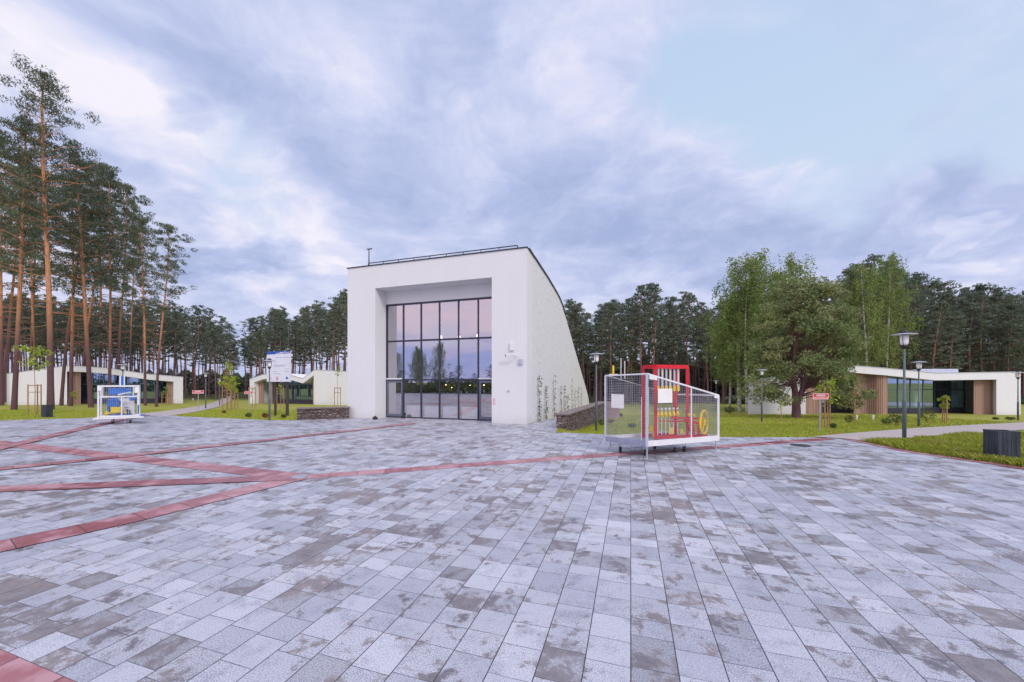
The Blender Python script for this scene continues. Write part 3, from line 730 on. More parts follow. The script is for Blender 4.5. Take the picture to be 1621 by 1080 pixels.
# stone walls
def stone_wall(name, p, q, h, th, label):
    p, q = Vector(p), Vector(q); L = (q - p).length; rz = atan2(q.y - p.y, q.x - p.x)
    e_ = empty(name, (p.x, p.y, 0), rz, label, 'stone wall')
    b = MB(); n = int(L / 0.5)
    rg = random.Random(7)
    # face built of irregular courses so that its outline is ragged
    for c in range(6):
        x = -rg.random() * .2
        while x < L:
            w = rg.uniform(.2, .55); x1 = min(L, x + w - .012); x0_ = max(0, x)
            j = rg.uniform(0, .04)
            zz = -1.2 if c == 0 else c * h / 6
            if x1 - x0_ > .04: b.b2(x0_, x1, -j, th + rg.uniform(0, .04), zz, (c + 1) * h / 6 - .008)
            x += w
    b.build('stonework', 'stone', e_)
    c_ = MB(); x = -.05
    while x < L + .02:
        w = rg.uniform(.5, .9); c_.b2(x, min(L + .05, x + w - .01), -.06 - rg.random() * .02, th + .06, h, h + .06 + rg.random() * .01); x += w
    c_.build('cap_stones', 'stonecap', e_)
    return e_
lw0 = Fl(470, 664.8); stone_wall('stone_wall', (lw0[0], lw0[1]), (-9.75, 22.6), 0.62, 0.5, 'low dark stone wall left of the white building')
stone_wall('stone_wall', (2.55, 17.5), (7.0, 28.2), 0.64, 0.5, 'low stone wall with flat cap running beside the brick side of the white building')

# ------------------------------------------------------------------ pavilions
def pavilion(A, B, zb, px0, px1, tops, segs, label, depth=9.0, fas=0.65, skylight=None, plinth=0.55, shear=0.0):
    A, B = Vector(A), Vector(B); L = (B - A).length; rz = atan2(B.y - A.y, B.x - A.x)
    e_ = empty('pavilion', (A.x, A.y, zb), rz, label, 'pavilion')
    def sx(px):     # where a photo column meets the facade line
        u = (px - CX) / F0; d = B - A
        t = (u * A.y - A.x) / (d.x - u * d.y); return t * L
    def top(s):
        xs = [sx(p) for p, _ in tops]; zs = []
        for p, yy in tops:
            P = A + (B - A) * (sx(p) / L); zs.append(zat(yy, P.y) - zb)
        return float(np.interp(s, xs, zs)), list(zip(xs, zs))
    pts = top(0)[1]
    # roof with deep fascia
    r = MB(); n = len(pts)
    vs = []
    for x, z in pts:
        vs += [(x, -0.15, z), (x, depth, z - .1), (x, -0.15, z - fas), (x, depth, z - fas - .1)]
    fs = []
    for i in range(n - 1):
        a, b = 4 * i, 4 * i + 4
        fs += [(a, b, b + 1, a + 1), (a + 2, a + 3, b + 3, b + 2), (a, a + 2, b + 2, b), (a + 1, b + 1, b + 3, a + 3)]
    fs += [(0, 1, 3, 2), (4 * n - 4, 4 * n - 2, 4 * n - 1, 4 * n - 3)]
    r.add(vs, fs); ro = r.build('roof', 'plaster_warm', e_)
    cp = MB()
    for i in range(n - 1):
        cp.bar((pts[i][0], -.12, pts[i][1] + .02), (pts[i + 1][0], -.12, pts[i + 1][1] + .02), .14, .04)
    cp.build('roof_edge', 'gpaint', ro)
    if skylight:
        s0, s1 = sx(skylight[0]), sx(skylight[1]); z = top((s0 + s1) / 2)[0]
        k = MB(); k.b2(s0, s1, 1.2, 3.5, z - .2, z + .42); k.build('skylight', 'gpaint', ro, bevel=.05)
    for (p0, p1, typ) in segs:
        s0, s1 = sx(p0), sx(p1)
        zs = sorted(set([s0, s1] + [x for x, _ in pts if s0 < x < s1]))
        if typ == 'white':
            poly = [(s0, -1.0), (s1, -1.0)] + [(x, top(x)[0] - (.003 if True else 0) - fas) for x in reversed(zs)]
            w = MB(); w.prism(poly, lambda a, b: (a, -.148, b), lambda a, b: (a, depth - .1, b - .1)); w.build('wall', 'plaster_warm', e_)
        elif typ.startswith('wood'):
            curve = 0.9 if typ == 'woodc' else 0.0; n_ = max(2, int((s1 - s0) / .14)); b = MB()
            for i in range(n_):
                a = s0 + (s1 - s0) * i / n_; a2 = s0 + (s1 - s0) * (i + 1) / n_ - .012; t = (i + .5) / n_
                off = 0.45 + curve * (sin(t * 5.2) * .35)
                b.b2(a, a2, off, off + .12, -.9, top((a + a2) / 2)[0] - fas - .003)
            b.build('timber_cladding', 'wood', e_)
        elif typ.startswith('glass'):
            off = 1.0 if typ == 'glass' else 2.2
            n_ = max(1, int(round((s1 - s0) / 1.25))); w = (s1 - s0) / n_; f = MB(); gg = MB()
            for i in range(n_ + 1):
                x = s0 + w * i; f.b2(x - .04, x + .04, off - .03, off + .09, -.8, top(min(max(x, s0), s1))[0] - fas - .01)
            for i in range(n_):
                xa, xb = s0 + w * i + .04, s0 + w * (i + 1) - .04; zt = top((xa + xb) / 2)[0] - fas
                f.b2(xa, xb, off, off + .06, 2.25, 2.33)
                gg.b2(xa, xb, off + .02, off + .03, plinth, zt)
            fo = f.build('window_frame', 'bmetal' if off < 2 else 'dmetal', e_)
            gg.build('window_glass', 'pglass', fo)
            pl = MB(); pl.b2(s0, s1, off - .06, off + .14, -.9, plinth); pl.build('plinth', 'dmetal', e_)
            iw = MB(); iw.b2(s0 - .2, s1 + .2, off + 2.0, off + 2.2, -.8, top((s0 + s1) / 2)[0] - fas - .2); iw.build('inner_wall', 'inner_blue', e_)
            fl_ = MB(); fl_.b2(s0, s1, off + .2, off + 2.0, -.1, 0.0); fl_.build('floor', 'ifloor', e_)
            rg = random.Random(int(p0)); ct = MB()
            for i in range(n_):
                if rg.random() < .55:
                    xa = s0 + w * i + rg.uniform(.1, .4); ct = MB(); ct.b2(xa, xa + rg.uniform(.3, .8), off + .5, off + .55, rg.uniform(0, .9), rg.uniform(1.3, 2.3)); ct.build('display_panel', 'paper', e_)
    bk = MB(); bk.b2(pts[0][0] + .2, pts[-1][0] - .2, depth - .08, depth + .1, -1.0, min(z for _, z in pts) - fas - .15); bk.build('back_wall', 'plaster_warm', e_)
    if shear:                               # the plan is a parallelogram: its flanks run back at an angle
        for o in e_.children_recursive:
            for v in o.data.vertices: v.co.x += shear * max(0, v.co.y)
    return e_
# right pavilion
YA, YB = 35.6, 34.2
pavilion((at(1182.7, YA), YA), (at(1612.5, YB), YB), -0.86, 1182.7, 1612.5,
         [(1182.7, 604.9), (1273, 588), (1348.7, 579), (1400, 583.2), (1479, 591), (1612.5, 589)],
         [(1182.7, 1273.8, 'white'), (1273.9, 1302, 'wood'), (1302.1, 1353, 'glassd'), (1353.2, 1406, 'woodc'), (1406.2, 1468, 'glass'), (1468.3, 1545, 'glassd'), (1545.5, 1574, 'wood'), (1574.2, 1612.5, 'white')],
         'long low white pavilion with timber cladding behind the round pine', skylight=(1462, 1527), shear=.62)
gA, gB = 42.5, 46.0
pavilion((at(12.8, gA), gA), (at(291, gB), gB), H(-40, 44) + .02, 12.8, 291,
         [(12.8, 592), (108, 579.3), (140, 580.5), (170, 583), (238, 592.6), (291, 597)],
         [(12.8, 108, 'white'), (108.2, 128, 'wood'), (128.3, 200, 'glass'), (200.3, 247, 'glass'), (247.5, 264.5, 'glassd'), (264.8, 276, 'wood'), (276.2, 291, 'white')],
         'low white pavilion with sloping roof edge behind the tall pines on the left', shear=-.75)
mA, mB = 45.5, 41.5
pavilion((at(397, mA), mA), (at(575, mB), mB), H(-25, 43) + .02, 397, 575,
         [(397, 600.5), (418, 593), (440, 591), (465, 595), (481, 599.5), (499.5, 585.6), (575, 589.5)],
         [(397, 404, 'white'), (404.2, 411, 'wood'), (411.2, 421, 'glassd'), (421.2, 425, 'wood'), (425.3, 490, 'glass'), (490.3, 498, 'wood'), (498.2, 575, 'white')],
         'white folded-roof pavilion behind the information board, left of the tall building', fas=0.55, plinth=0.5)
# ------------------------------------------------------------------ street lamps
def make_lamp():
    e_ = empty('street_lamp', (0, 0, 0))
    b = MB(); b.lathe([(.085, -0.3), (.085, 1.45), (.08, 1.5), (.055, 1.53), (.045, 3.42), (.02, 3.44)], 14); b.build('pole', 'pole_dark', e_, True)
    b = MB(); b.lathe([(.05, 3.40), (.10, 3.44), (.14, 3.50), (.14, 3.54), (.03, 3.55)], 14); b.build('collar', 'black', e_, True)
    b = MB(); b.lathe([(.12, 3.545), (.165, 3.62), (.175, 3.90), (.12, 3.91)], 18); b.build('lamp_glass', 'lampglass', e_, True)
    b = MB()
    for k in range(4):
        q = k * pi / 2 + .5; b.tube([(.14 * cos(q), .14 * sin(q), 3.52), (.21 * cos(q), .21 * sin(q), 3.7), (.22 * cos(q), .22 * sin(q), 3.92)], .012, 5)
    b.build('bracket', 'black', e_)
    b = MB(); b.lathe([(.5, 3.925), (.51, 3.935), (.5, 3.95), (.2, 3.985), (.001, 3.99)], 28); sh = b.build('shade_disc', 'gpaint', e_, True)
    b = MB(); b.lathe([(.17, 3.99), (.18, 4.0), (.16, 4.06), (.06, 4.10), (.001, 4.1)], 16); b.build('cap', 'black', sh, True)
    return e_
lamp0 = make_lamp()
lamps = [(1431.5, 696.5, 523, 'nearest street lamp, on the grass tip between the paving and the path'),
         (1454.5, 675, 569.5, 'street lamp beyond the path in front of the right pavilion glass'),
         (1206, 668, 582.6, 'street lamp left of the round pine tree'),
         (944, 682.5, 555.7, 'street lamp on the grass between the stone wall and the red machine cage'),
         (1133.6, 652, 601, 'distant street lamp beyond the sloping mesh of the red machine cage'),
         (1611.5, 665.5, 587, 'street lamp at the right end of the white pavilion'),
         (426.5, 665.5, 567.5, 'street lamp standing in front of the information board'),
         (325.6, 647, 589, 'street lamp beside the left path near the red sign'),
         (347.7, 642, 598.5, 'farther street lamp along the left path'),
         (194.4, 652, 574.8, 'street lamp behind the blue machine cart')]
for i, (px, by, ty, lab) in enumerate(lamps):
    o = lamp0 if i == 0 else copy_tree(lamp0)
    g = G(px, by); h = zat(ty, g.y) - g.z
    o.location = g; sc = h / 4.1; o.scale = (sc * .72, sc * .72, sc); o.rotation_euler = (0, 0, i * .7)
    tag(o, lab, 'street lamp', 'park lamps with disc shades')

# ------------------------------------------------------------------ signs
def red_sign(px, by, ty, wpx, label, rz=0.0):
    g = G(px, by); h = zat(ty, g.y) - g.z; w = wpx * g.y / F0
    e_ = empty('notice_sign', g, rz, label, 'sign', 'red and white notice signs on posts')
    b = MB(); b.tube([(0, .04, -.2), (0, .04, h - .03)], .03, 8); b.build('post', 'steel', e_)
    ph = w * .36
    b = MB(); b.b2(-w / 2, w / 2, -.012, .012, h - ph, h); pl = b.build('panel', 'signpink', e_)
    b = MB(); b.b2(-w * .45, w * .45, -.018, -.013, h - ph * .55, h - ph * .12); b.build('red_field', 'signred', pl)
    b = MB(); x = -w * .28; rg = random.Random(3)
    while x < w * .27:
        ww = w * rg.uniform(.03, .05); b.b2(x, x + ww, -.024, -.019, h - ph * .46, h - ph * .2); b.b2(x, x + ww * 1.2, -.024, -.019, h - ph * .36, h - ph * .3); x += ww * 1.5
    b.build('lettering', 'wpaint', pl)
    b = MB(); x = -w * .4
    while x < w * .38:
        ww = w * rg.uniform(.03, .07); b.b2(x, x + ww, -.017, -.013, h - ph * .82, h - ph * .7); x += ww * 1.35
    b.build('small_lettering', 'signred', pl)
red_sign(1299, 683.5, 623, 26, 'red and white notice sign on a post in front of the round pine', .05)
red_sign(313.5, 649, 618, 15, 'red and white notice sign beside the left footpath', .3)
red_sign(393.5, 653, 619.5, 12, 'red and white notice sign left of the information board', .3)
# information board
g = G(446, 658.5); Yb = g.y
zt, zb_ = zat(556.5, Yb) - g.z, zat(604.5, Yb) - g.z; w = 47.5 * Yb / F0
bo = empty('information_board', (at(441.5, Yb), Yb, g.z), -.28, 'large white information board with blue header on dark posts', 'information board')
b = MB(); b.b2(-w / 2, w / 2, -.03, .03, zb_, zt); pn = b.build('panel', 'signwhite', bo)
b = MB(); b.prism([(-w / 2, zt - .2), (w / 2, zt - .14), (w / 2, zt + .004), (-w / 2, zt + .004)], lambda a, b: (a, -.038, b), lambda a, b: (a, -.031, b)); b.build('header', 'signblue', pn)
b = MB()
for (x0, x1, dz_) in ((.05, .46, .075), (-.1, .2, .125)): b.b2(x0 * w, x1 * w, -.043, -.039, zt - dz_ - .02, zt - dz_ + .015)
b.build('header_lettering', 'signwhite', pn)
b = MB(); rg = random.Random(9); hh = zt - zb_
for (x0, x1, f) in ((-.1, .48, .20), (-.18, -.1, .37), (-.22, .3, .45), (-.18, .22, .48), (.26, .42, .58), (-.24, -.08, .66), (.25, .42, .66), (-.24, .06, .73)):
    x = x0
    while x < x1:
        ww = rg.uniform(.012, .04); b.b2(x * w, (x + ww) * w, -.037, -.031, zt - f * hh - .022, zt - f * hh + .012); x += ww + .014
b.build('lettering', 'ink', pn)
b = MB(); b.prism([(-.09, .04), (.0, -.10), (.09, .04), (.09, .13), (-.09, .13)], lambda a, c: (a - .05 * w, -.037, zb_ + .22 + c), lambda a, c: (a - .05 * w, -.031, zb_ + .22 + c)); b.build('emblem', 'signpink', pn)
b = MB(); b.b2(-.07 - .05 * w, .03 - .05 * w, -.042, -.038, zb_ + .14, zb_ + .24); b.build('emblem_centre', 'signred', pn)
b = MB(); b.b2(.31 * w, .39 * w, -.037, -.031, zb_ + .18, zb_ + .32); b.build('flag_emblem', 'signblue', pn)
b = MB(); b.b2(-.37 * w, -.31 * w, -.037, -.031, zb_ + .16, zb_ + .30); b.build('emblem', 'board', pn)
for x in (-.2, .30):
    b = MB(); b.box((x * w, .09, zt * .5 - .15), (.11 if x < 0 else .17, .1, zt - .1)); b.build('post', 'darkwood', bo)
b = MB(); b.box((-.43 * w, .09, zt * .5 - .15), (.06, .06, zt - .1)); b.build('post', 'steel', bo)

# ------------------------------------------------------------------ litter bins
def bin_box(px, by, wpx, hpx, rz, label):
    g = G(px, by); k = g.y / F0; h = hpx * k * .99; rz = rz - atan2(g.x, g.y); w = .8; c_ = Vector((g.x, g.y))
    for _ in range(30):                     # size and place the square plan so that its nearest corner stands at the ground point
        pts = [Vector((sx_ * cos(rz) - sy_ * sin(rz), sx_ * sin(rz) + sy_ * cos(rz))) * (w / 2) + c_ for sx_ in (-1, 1) for sy_ in (-1, 1)]
        us = [p.x / p.y * F0 + CX for p in pts]; near_y = min(p.y for p in pts)
        w *= wpx / (max(us) - min(us)); c_.y += g.y - near_y; c_.x += (px - (max(us) + min(us)) / 2) / F0 * c_.y
    e_ = empty('planter_box', (c_.x, c_.y, g.z), rz, label, 'planter box', 'dark boxes on the grass')
    for sx_, sy_ in ((1, 0), (-1, 0), (0, 1), (0, -1)):
        b = MB(); n = 5
        for i in range(n):
            a = -w / 2 + w * i / n + .004; a2 = a + w / n - .008
            if sx_: b.b2(sx_ * (w / 2 - .03), sx_ * w / 2, a, a2, .0, h)
            else: b.b2(a, a2, sy_ * (w / 2 - .03), sy_ * w / 2, .0, h)
        b.build('side_board', 'binboard', e_)
    b = MB(); b.b2(-w / 2 + .035, w / 2 - .035, -w / 2 + .035, w / 2 - .035, -.1, h - .08); b.build('core', 'black', e_)
    b = MB()
    for s_ in (-1, 1):
        b.b2(-w / 2 - .004, w / 2 + .004, s_ * (w / 2 - .03) - .035, s_ * (w / 2 - .03) + .035, h + .001, h + .03); b.b2(s_ * (w / 2 - .03) - .035, s_ * (w / 2 - .03) + .035, -w / 2 + .07, w / 2 - .07, h + .001, h + .03)
    b.build('rim', 'binboard', e_)
bin_box(1586, 733, 60, 48, R(35), 'large dark box in the long grass at the right edge')
bin_box(74.5, 661, 19, 19, R(33), 'dark blue-grey box on the grass beside the tallest pine')

# ------------------------------------------------------------------ red machine cage on wheels
def cage():
    N, L_, R_ = Vector((3.88, 10.9)), Vector((2.92, 11.85)), Vector((6.53, 12.0))
    K = L_ + R_ - N
    e_ = empty('machine_cage', ((N.x + R_.x) / 2, (N.y + R_.y) / 2, 0), 0, 'white wheeled mesh cage with sloping top holding a red and yellow machine', 'wheeled cage')
    off = Vector((e_.location.x, e_.location.y))
    def C(s, t, z):
        p = N + (R_ - N) * s + (L_ - N) * t - off; return (p.x, p.y, z)
    zb = .33; top = {(0, 0): 2.42, (0, 1): 2.38, (1, 0): 1.76, (1, 1): 1.76}
    def zt(s, t): return (2.42 - .66 * s) if t < .5 else (2.38 - .62 * s)
    for s, t, w in ((0, 0, .075), (0, 1, .06), (1, 0, .06), (1, 1, .06)):
        b = MB(); b.bar(C(s, t, zb - (.02 if (s, t) == (0, 0) else 0)), C(s, t, zt(s, t)), w); b.build('corner_post', 'gpaint' if s == 0 else 'wpaint', e_)
    b = MB(); b.bar(C(.02, 1, zt(0, 1)), C(.98, 1, zt(1, 1)), .025, .025); b.build('rear_rail', 'steel', e_)
    b = MB()
    for (s0, t0, s1, t1) in ((0, 0, 1, 0), (0, 0, 0, 1), (1, 0, 1, 1)):
        b.bar(C(s0, t0, zt(s0, t0)), C(s1, t1, zt(s1, t1)), .05, .045)
    b.bar(C(.02, -.015, zt(0, 0) - .1), C(.12, -.015, zt(0, 0) - .13), .03, .11); b.bar(C(.93, -.015, zt(1, 0) - .02), C(1, -.015, zt(1, 0) - .06), .03, .11)
    b.build('top_rail', 'wpaint', e_)
    b = MB(); b.bar(C(0, 0, zb + .08), C(1, 0, zb + .08), .06, .16); b.bar(C(0, 1, zb + .08), C(1, 1, zb + .08), .06, .19)
    b.build('base_frame', 'wpaint', e_); b = MB(); b.bar(C(0, .02, zb + .08), C(0, .98, zb + .08), .06, .16); b.build('base_frame', 'wpaint_shaded', e_); b = MB(); b.bar(C(1, .02, zb + .08), C(1, .98, zb + .08), .06, .18)
    b.build('base_frame', 'wpaint', e_)
    b = MB(); b.add([C(.01, .01, zb + .05), C(.99, .01, zb + .05), C(.99, .99, zb + .05), C(.01, .99, zb + .05), C(.01, .01, zb + .08), C(.99, .01, zb + .08), C(.99, .99, zb + .08), C(.01, .99, zb + .08)],
                    [(3, 2, 1, 0), (4, 5, 6, 7), (0, 1, 5, 4), (1, 2, 6, 5), (2, 3, 7, 6), (3, 0, 4, 7)]); b.build('floor_plate', 'steel', e_)
    b = MB(); s_m = .60; b.bar(C(s_m, 0, zb + .1), C(s_m, 0, zt(s_m, 0)), .035); b.bar(C(.60, 1, zb + .1), C(.60, 1, zt(.6, 1)), .03); b.bar(C(0, .12, zb + .1), C(0, .12, 1.75), .02)
    b.build('middle_post', 'wpaint', e_)
    # wire mesh: front, left side, rear, right
    r = .0026
    for (f, length) in ((lambda q: (q, 0), 2.87), (lambda q: (0, q), 1.4), (lambda q: (q, 1), 2.87), (lambda q: (1, q), 1.4)):
        b = MB(); z = zb + .2; (sA, tA), (sB, tB) = f(0), f(1)
        hi = max(zt(sA, tA), zt(sB, tB))
        while z < hi - .02:
            # clip the horizontal wire under a sloping top rail
            za, zb2 = zt(sA, tA), zt(sB, tB)
            q1 = 1.0
            if z > zb2 and za != zb2: q1 = (za - z) / (za - zb2)
            if q1 > .02: b.bar(C(*f(.01), z), C(*f(max(.02, min(.99, q1))), z), r * 2, r * 2)
            z += .05
        n = int(length / .075)
        for i in range(1, n):
            q = i / n; s, t = f(q); b.bar(C(s, t, zb + .15), C(s, t, zt(s, t)), r * 1.5, r * 1.5)
        b.build('wire_mesh', 'steel', e_)
    # papers on the mesh
    b = MB(); b.bar(C(.13, -.02, 1.78), C(.32, -.02, 1.78), .01, .42); b.build('notice_sheet', 'paper', e_)
    b = MB(); b.bar(C(-.008, .52, 1.60), C(-.008, .83, 1.60), .01, .42); b.build('notice_sheet', 'paper', e_)
    b = MB(); b.bar(C(.02, 1.02, 1.30), C(.20, 1.02, 1.30), .01, .52); b.build('rear_board', 'board', e_)
    # machine: red frame
    P = {}
    P1, P2, B1, B2_ = (1037.5, 11.62), (1088, 12.0), (1018.6, 12.05), (1070, 12.5)
    def W(pxY, z): return (at(pxY[0], pxY[1]) - off.x, pxY[1] - off.y, z)
    zF = 2.66; fz = zb + .1
    mf = MB()
    for p in (P1, P2, B1, B2_): mf.bar(W(p, fz), W(p, zF), .085)
    for a, c in ((P1, P2), (B1, B2_), (P1, B1), (P2, B2_)): mf.bar(W(a, zF), W(c, zF), .085, .11)
    mid = (1067, 12.1); mf.bar(W(mid, fz), W(mid, zF - .05), .05)
    mf.bar(W(P1, fz + .05), W((1118, 12.1), fz + .05), .1, .08); mf.bar(W(B1, fz + .05), W(B2_, fz + .05), .08)
    mo = mf.build('machine_frame', 'redpaint', e_)
    for i in range(6):
        t = .10 + .15 * i; px = 1042 + 6.3 * i; Y = 11.68 + .06 * i
        b = MB(); b.tube([W((px, Y), zF - .06), W((px, Y), zF - .62)], .035, 10); pi_ = b.build('hanging_cylinder', 'cream' if i % 2 else 'gpaint', e_)
        b = MB(); b.tube([W((px, Y), zF - .62), W((px, Y), 1.85)], .012, 6); b.box(W((px, Y), 1.98), (.07, .06, .16)); b.build('yellow_fitting', 'yellow', pi_)
        b = MB(); b.lathe([(.05, -.07), (.06, 0), (.04, .05), (.02, .12)], 10, W((px - 1, Y - .05), 1.18)); v_ = b.build('valve', 'yellow', e_)
        b = MB(); b.lathe([(.03, 0), (.05, .03), (.02, .07)], 8, W((px - 1, Y - .05), 1.31)); b.build('valve_cap', 'wpaint', v_)
        b = MB(); b.tube([W((px - 1, Y - .05), 1.12), W((px - 1, Y - .05), .55)], .016, 6); b.build('rod', 'wpaint', v_)
    b = MB(); b.bar(W((1062, 11.75), 1.08), W((1107, 12.0), 1.02), .055, .06); b.bar(W((1040, 11.7), .98), W((1100, 12.0), .93), .04, .04)
    b.bar(W((1084, 11.9), .98), W((1113, 12.0), .84), .08, .08); b.bar(W((1097, 11.95), .5), W((1095, 11.95), .95), .1); b.bar(W((1106, 11.95), .42), W((1106, 11.95), .85), .07)
    b.bar(W((1088, 11.9), .9), W((1097, 11.95), .5), .06); b.bar(W((1086, 11.9), .45), W((1118, 12.0), .45), .12, .06)
    b.build('gear_arm', 'redpaint', e_)
    b = MB()
    for px, z, w in ((1029, .72, .12), (1062, .65, .13), (1078, .62, .1), (1036, .55, .12), (1090, 1.16, .05), (1098, 1.14, .05)):
        b = MB(); b.box(W((px, 11.9), z), (w, .1, w * 1.5)); b.build('yellow_housing', 'yellow', e_)
    # hand wheel
    c = Vector(W((1114.5, 11.98), .91)); ax = Vector((.72, -.69, 0)).normalized(); a = Vector((0, 0, 1)); bb = ax.cross(a)
    wh = MB(); pts = [c + (a * cos(q) + bb * sin(q)) * .37 for q in [2 * pi * i / 32 for i in range(33)]]
    wh.tube(pts, .032, 8, False)
    for q in (.6, .6 + 2 * pi / 3, .6 + 4 * pi / 3): wh.tube([c, c + (a * cos(q) + bb * sin(q)) * .37], .016, 6)
    wo_ = wh.build('hand_wheel', 'yellow', e_)
    b = MB(); b.box(tuple(c - ax * .06), (.17, .17, .22), .8); b.build('hub', 'yellow', wo_)
    b = MB(); b.tube([tuple(c), tuple(Vector(W((1107, 12.0), .86)))], .03, 8); b.build('shaft', 'redpaint', wo_)
    # back-left pieces that rise above the mesh
    b = MB(); b.tube([W((970.7, 13.2), 2.42), W((970.7, 13.2), 2.75)], .035, 8); b.build('yellow_tube', 'yellow', e_)
    for px, z1 in ((983, 3.0), (989, 2.9)):
        b = MB(); b.tube([W((px, 13.0), 2.3), W((px, 13.0), z1)], .014, 6); b.build('white_rod', 'wpaint', e_)
    b = MB(); b.box(W((967, 12.9), 2.42), (.12, .08, .07)); b.box(W((975, 12.9), 2.42), (.10, .08, .07)); b.build('bracket', 'wpaint', e_)
    # castors and jack legs
    for s, t in ((.12, .25), (.12, .85), (.52, .25), (.66, .25), (.6, .85)):
        b = MB(); x, y, z = C(s, t, 0); b.tube([(x - .025, y, .085), (x + .025, y, .085)], .085, 14); ca = b.build('castor', 'black', e_)
        b = MB(); b.bar((x - .04, y, .09), (x - .04, y, zb), .012, .05); b.bar((x + .04, y, .09), (x + .04, y, zb), .012, .05); b.box((x, y, zb - .02), (.12, .1, .03)); b.build('fork', 'steel', ca)
    for s, t in ((0.0, -.0), (.03, .93), (.96, .0)):
        b = MB(); x, y, z = C(s, t, 0); b.tube([(x, y, .01), (x, y, zb)], .017 if s else .025, 8); b.lathe([(.05, 0), (.05, .012), (.02, .02)], 10, (x, y, 0)); b.build('jack_leg', 'steel', e_)
cage()
# ------------------------------------------------------------------ blue machine cart
def cart():
    Y = 19.6; k = Y / F0; x0, x1 = at(149.3, Y), at(210.4, Y); cx = (x0 + x1) / 2
    e_ = empty('machine_cart', (cx, Y + .3, 0), .72, 'white framed clear-sided cart on castors holding blue and yellow machinery', 'machine cart')
    e_.scale = (.72, .8, 1)
    w = (x1 - x0); hw = w / 2; zt = zat(610.2, Y); zb = .30; dp = 1.1; y0, y1 = -.5, .6
    b = MB(); b.b2(-hw - .25, hw + .3, y0 - .1, y1 + .1, zb - .02, zb + .05); b.build('base_frame', 'wpaint', e_)
    for x in (-hw, hw):
        for y in (y0, y1):
            b = MB(); b.b2(x - .045, x + .045, y - .045, y + .045, zb + .05, zt); b.build('corner_post', 'wpaint', e_)
    b = MB()
    for y in (y0, y1):
        b.b2(-hw + .06, hw - .06, y - .03, y + .03, zt - .08, zt); b.b2(-hw + .06, hw - .06, y - .025, y + .025, 1.38, 1.44)
        b.b2(-hw + .06, hw - .06, y - .03, y + .03, zb + .06, zb + .14); b.b2(.12, .18, y - .022, y + .022, zb + .14, 1.38)
    for x in (-hw, hw): b.b2(x - .03, x + .03, y0 + .06, y1 - .06, zt - .08, zt - .001)
    for x in (-hw + .22, hw - .25): b.b2(x - .02, x + .02, y0 - .026, y0 + .02, 1.44, zt - .08)
    b.build('side_frame', 'wpaint', e_)
    b = MB(); z = zb + .2
    while z < zt - .1: b.b2(-hw + .05, hw - .05, y0 - .003, y0 + .003, z - .003, z + .003); z += .07
    x = -hw + .1
    while x < hw - .05: b.b2(x - .003, x + .003, y0 - .008, y0 - .003, zb + .14, zt - .08); x += .1
    b.build('wire_mesh', 'steel', e_)
    b = MB(); b.b2(-hw - .04, -hw + .17, y0 - .09, y0 - .07, 1.72, zt - .06); b.build('notice_sheet', 'paper', e_); b = MB(); b.b2(hw - .19, hw + .04, y0 - .09, y0 - .07, 1.6, zt - .1); b.build('notice_sheet', 'paper', e_)
    b = MB(); b.b2(-.62, -.02, -.1, .3, .88, 1.28); b.b2(-.42, -.15, -.05, .25, 1.28, 1.36); b.tube([(-.58, .1, .45), (-.55, .1, .95)], .09, 10); b.b2(-.2, .1, .0, .35, 1.02, 1.18); b.build('motor', 'blue', e_, bevel=.02)
    b = MB(); b.prism([(-.45, .58), (.08, .58), (.08, .86), (-.35, .88), (-.46, .84), (-.38, .76)], lambda a, c: (a, -.3, c), lambda a, c: (a, .05, c)); b.b2(-.72, -.45, -.3, -.1, .52, .6); b.tube([(-.62, -.2, .40), (-.62, -.2, .68)], .06, 8)
    b.b2(.22, .42, -.3, -.2, .53, .58); b.b2(.30, .34, -.3, -.2, .40, .72); b.build('yellow_housing', 'yellow', e_, bevel=.012)
    b = MB(); b.tube([(.42, -.25, .42), (.42, -.25, .75)], .05, 10); b.tube([(.55, -.25, .42), (.55, -.25, .68)], .045, 10); b.box((.38, -.1, .82), (.24, .1, .03)); b.build('black_cylinder', 'black', e_)
    b = MB(); b.b2(-.45, .65, -.3, .2, .45, .50); b.b2(.50, .80, .1, .2, 1.2, 1.5); b.build('blue_housing', 'blue', e_); b = MB(); b.b2(-.6, .55, .45, .5, 1.5, 1.85); b.build('blue_panel', 'blue', e_); b = MB(); b.b2(hw - .02, hw + .055, y0 - .10, y0 - .065, .50, .95); b.build('blue_bed', 'blue', e_); b = MB(); b.b2(hw + .1, hw + .34, -.2, .1, .36, .42); b.build('blue_step', 'blue', e_)
    b = MB(); b.b2(-.15, .75, .2, .24, .4, 1.3); b.tube([(.3, .1, .5), (.3, .1, 1.15)], .03, 8); b.tube([(-.1, .1, 1.5), (.6, .1, 1.62)], .04, 8); b.build('white_bracket', 'wpaint', e_)
    b = MB(); b.b2(-.02, .06, .1, .14, 1.9, 2.5); b.b2(.20, .26, .1, .14, 1.9, 2.5); b.build('top_post', 'wpaint', e_)
    b = MB(); b.b2(.06, .20, .1, .14, zt - .05, 2.48); b.build('top_panel', 'blue', e_)
    for x, y in ((-.35, -.35), (.55, -.35), (-.35, .4), (.55, .4)):
        b = MB(); b.tube([(x - .03, y, .10), (x + .03, y, .10)], .10, 14); ca = b.build('castor', 'black', e_); b = MB(); b.box((x, y, .19), (.12, .1, .1)); b.build('fork', 'steel', ca)
    for x, y in ((-hw - .15, y0 - .02), (hw + .22, y0 + .05), (.32, y0 - .08)):
        b = MB(); b.tube([(x, y, 0.005), (x, y, zb)], .018, 6); b.build('jack_leg', 'steel', e_)
cart()

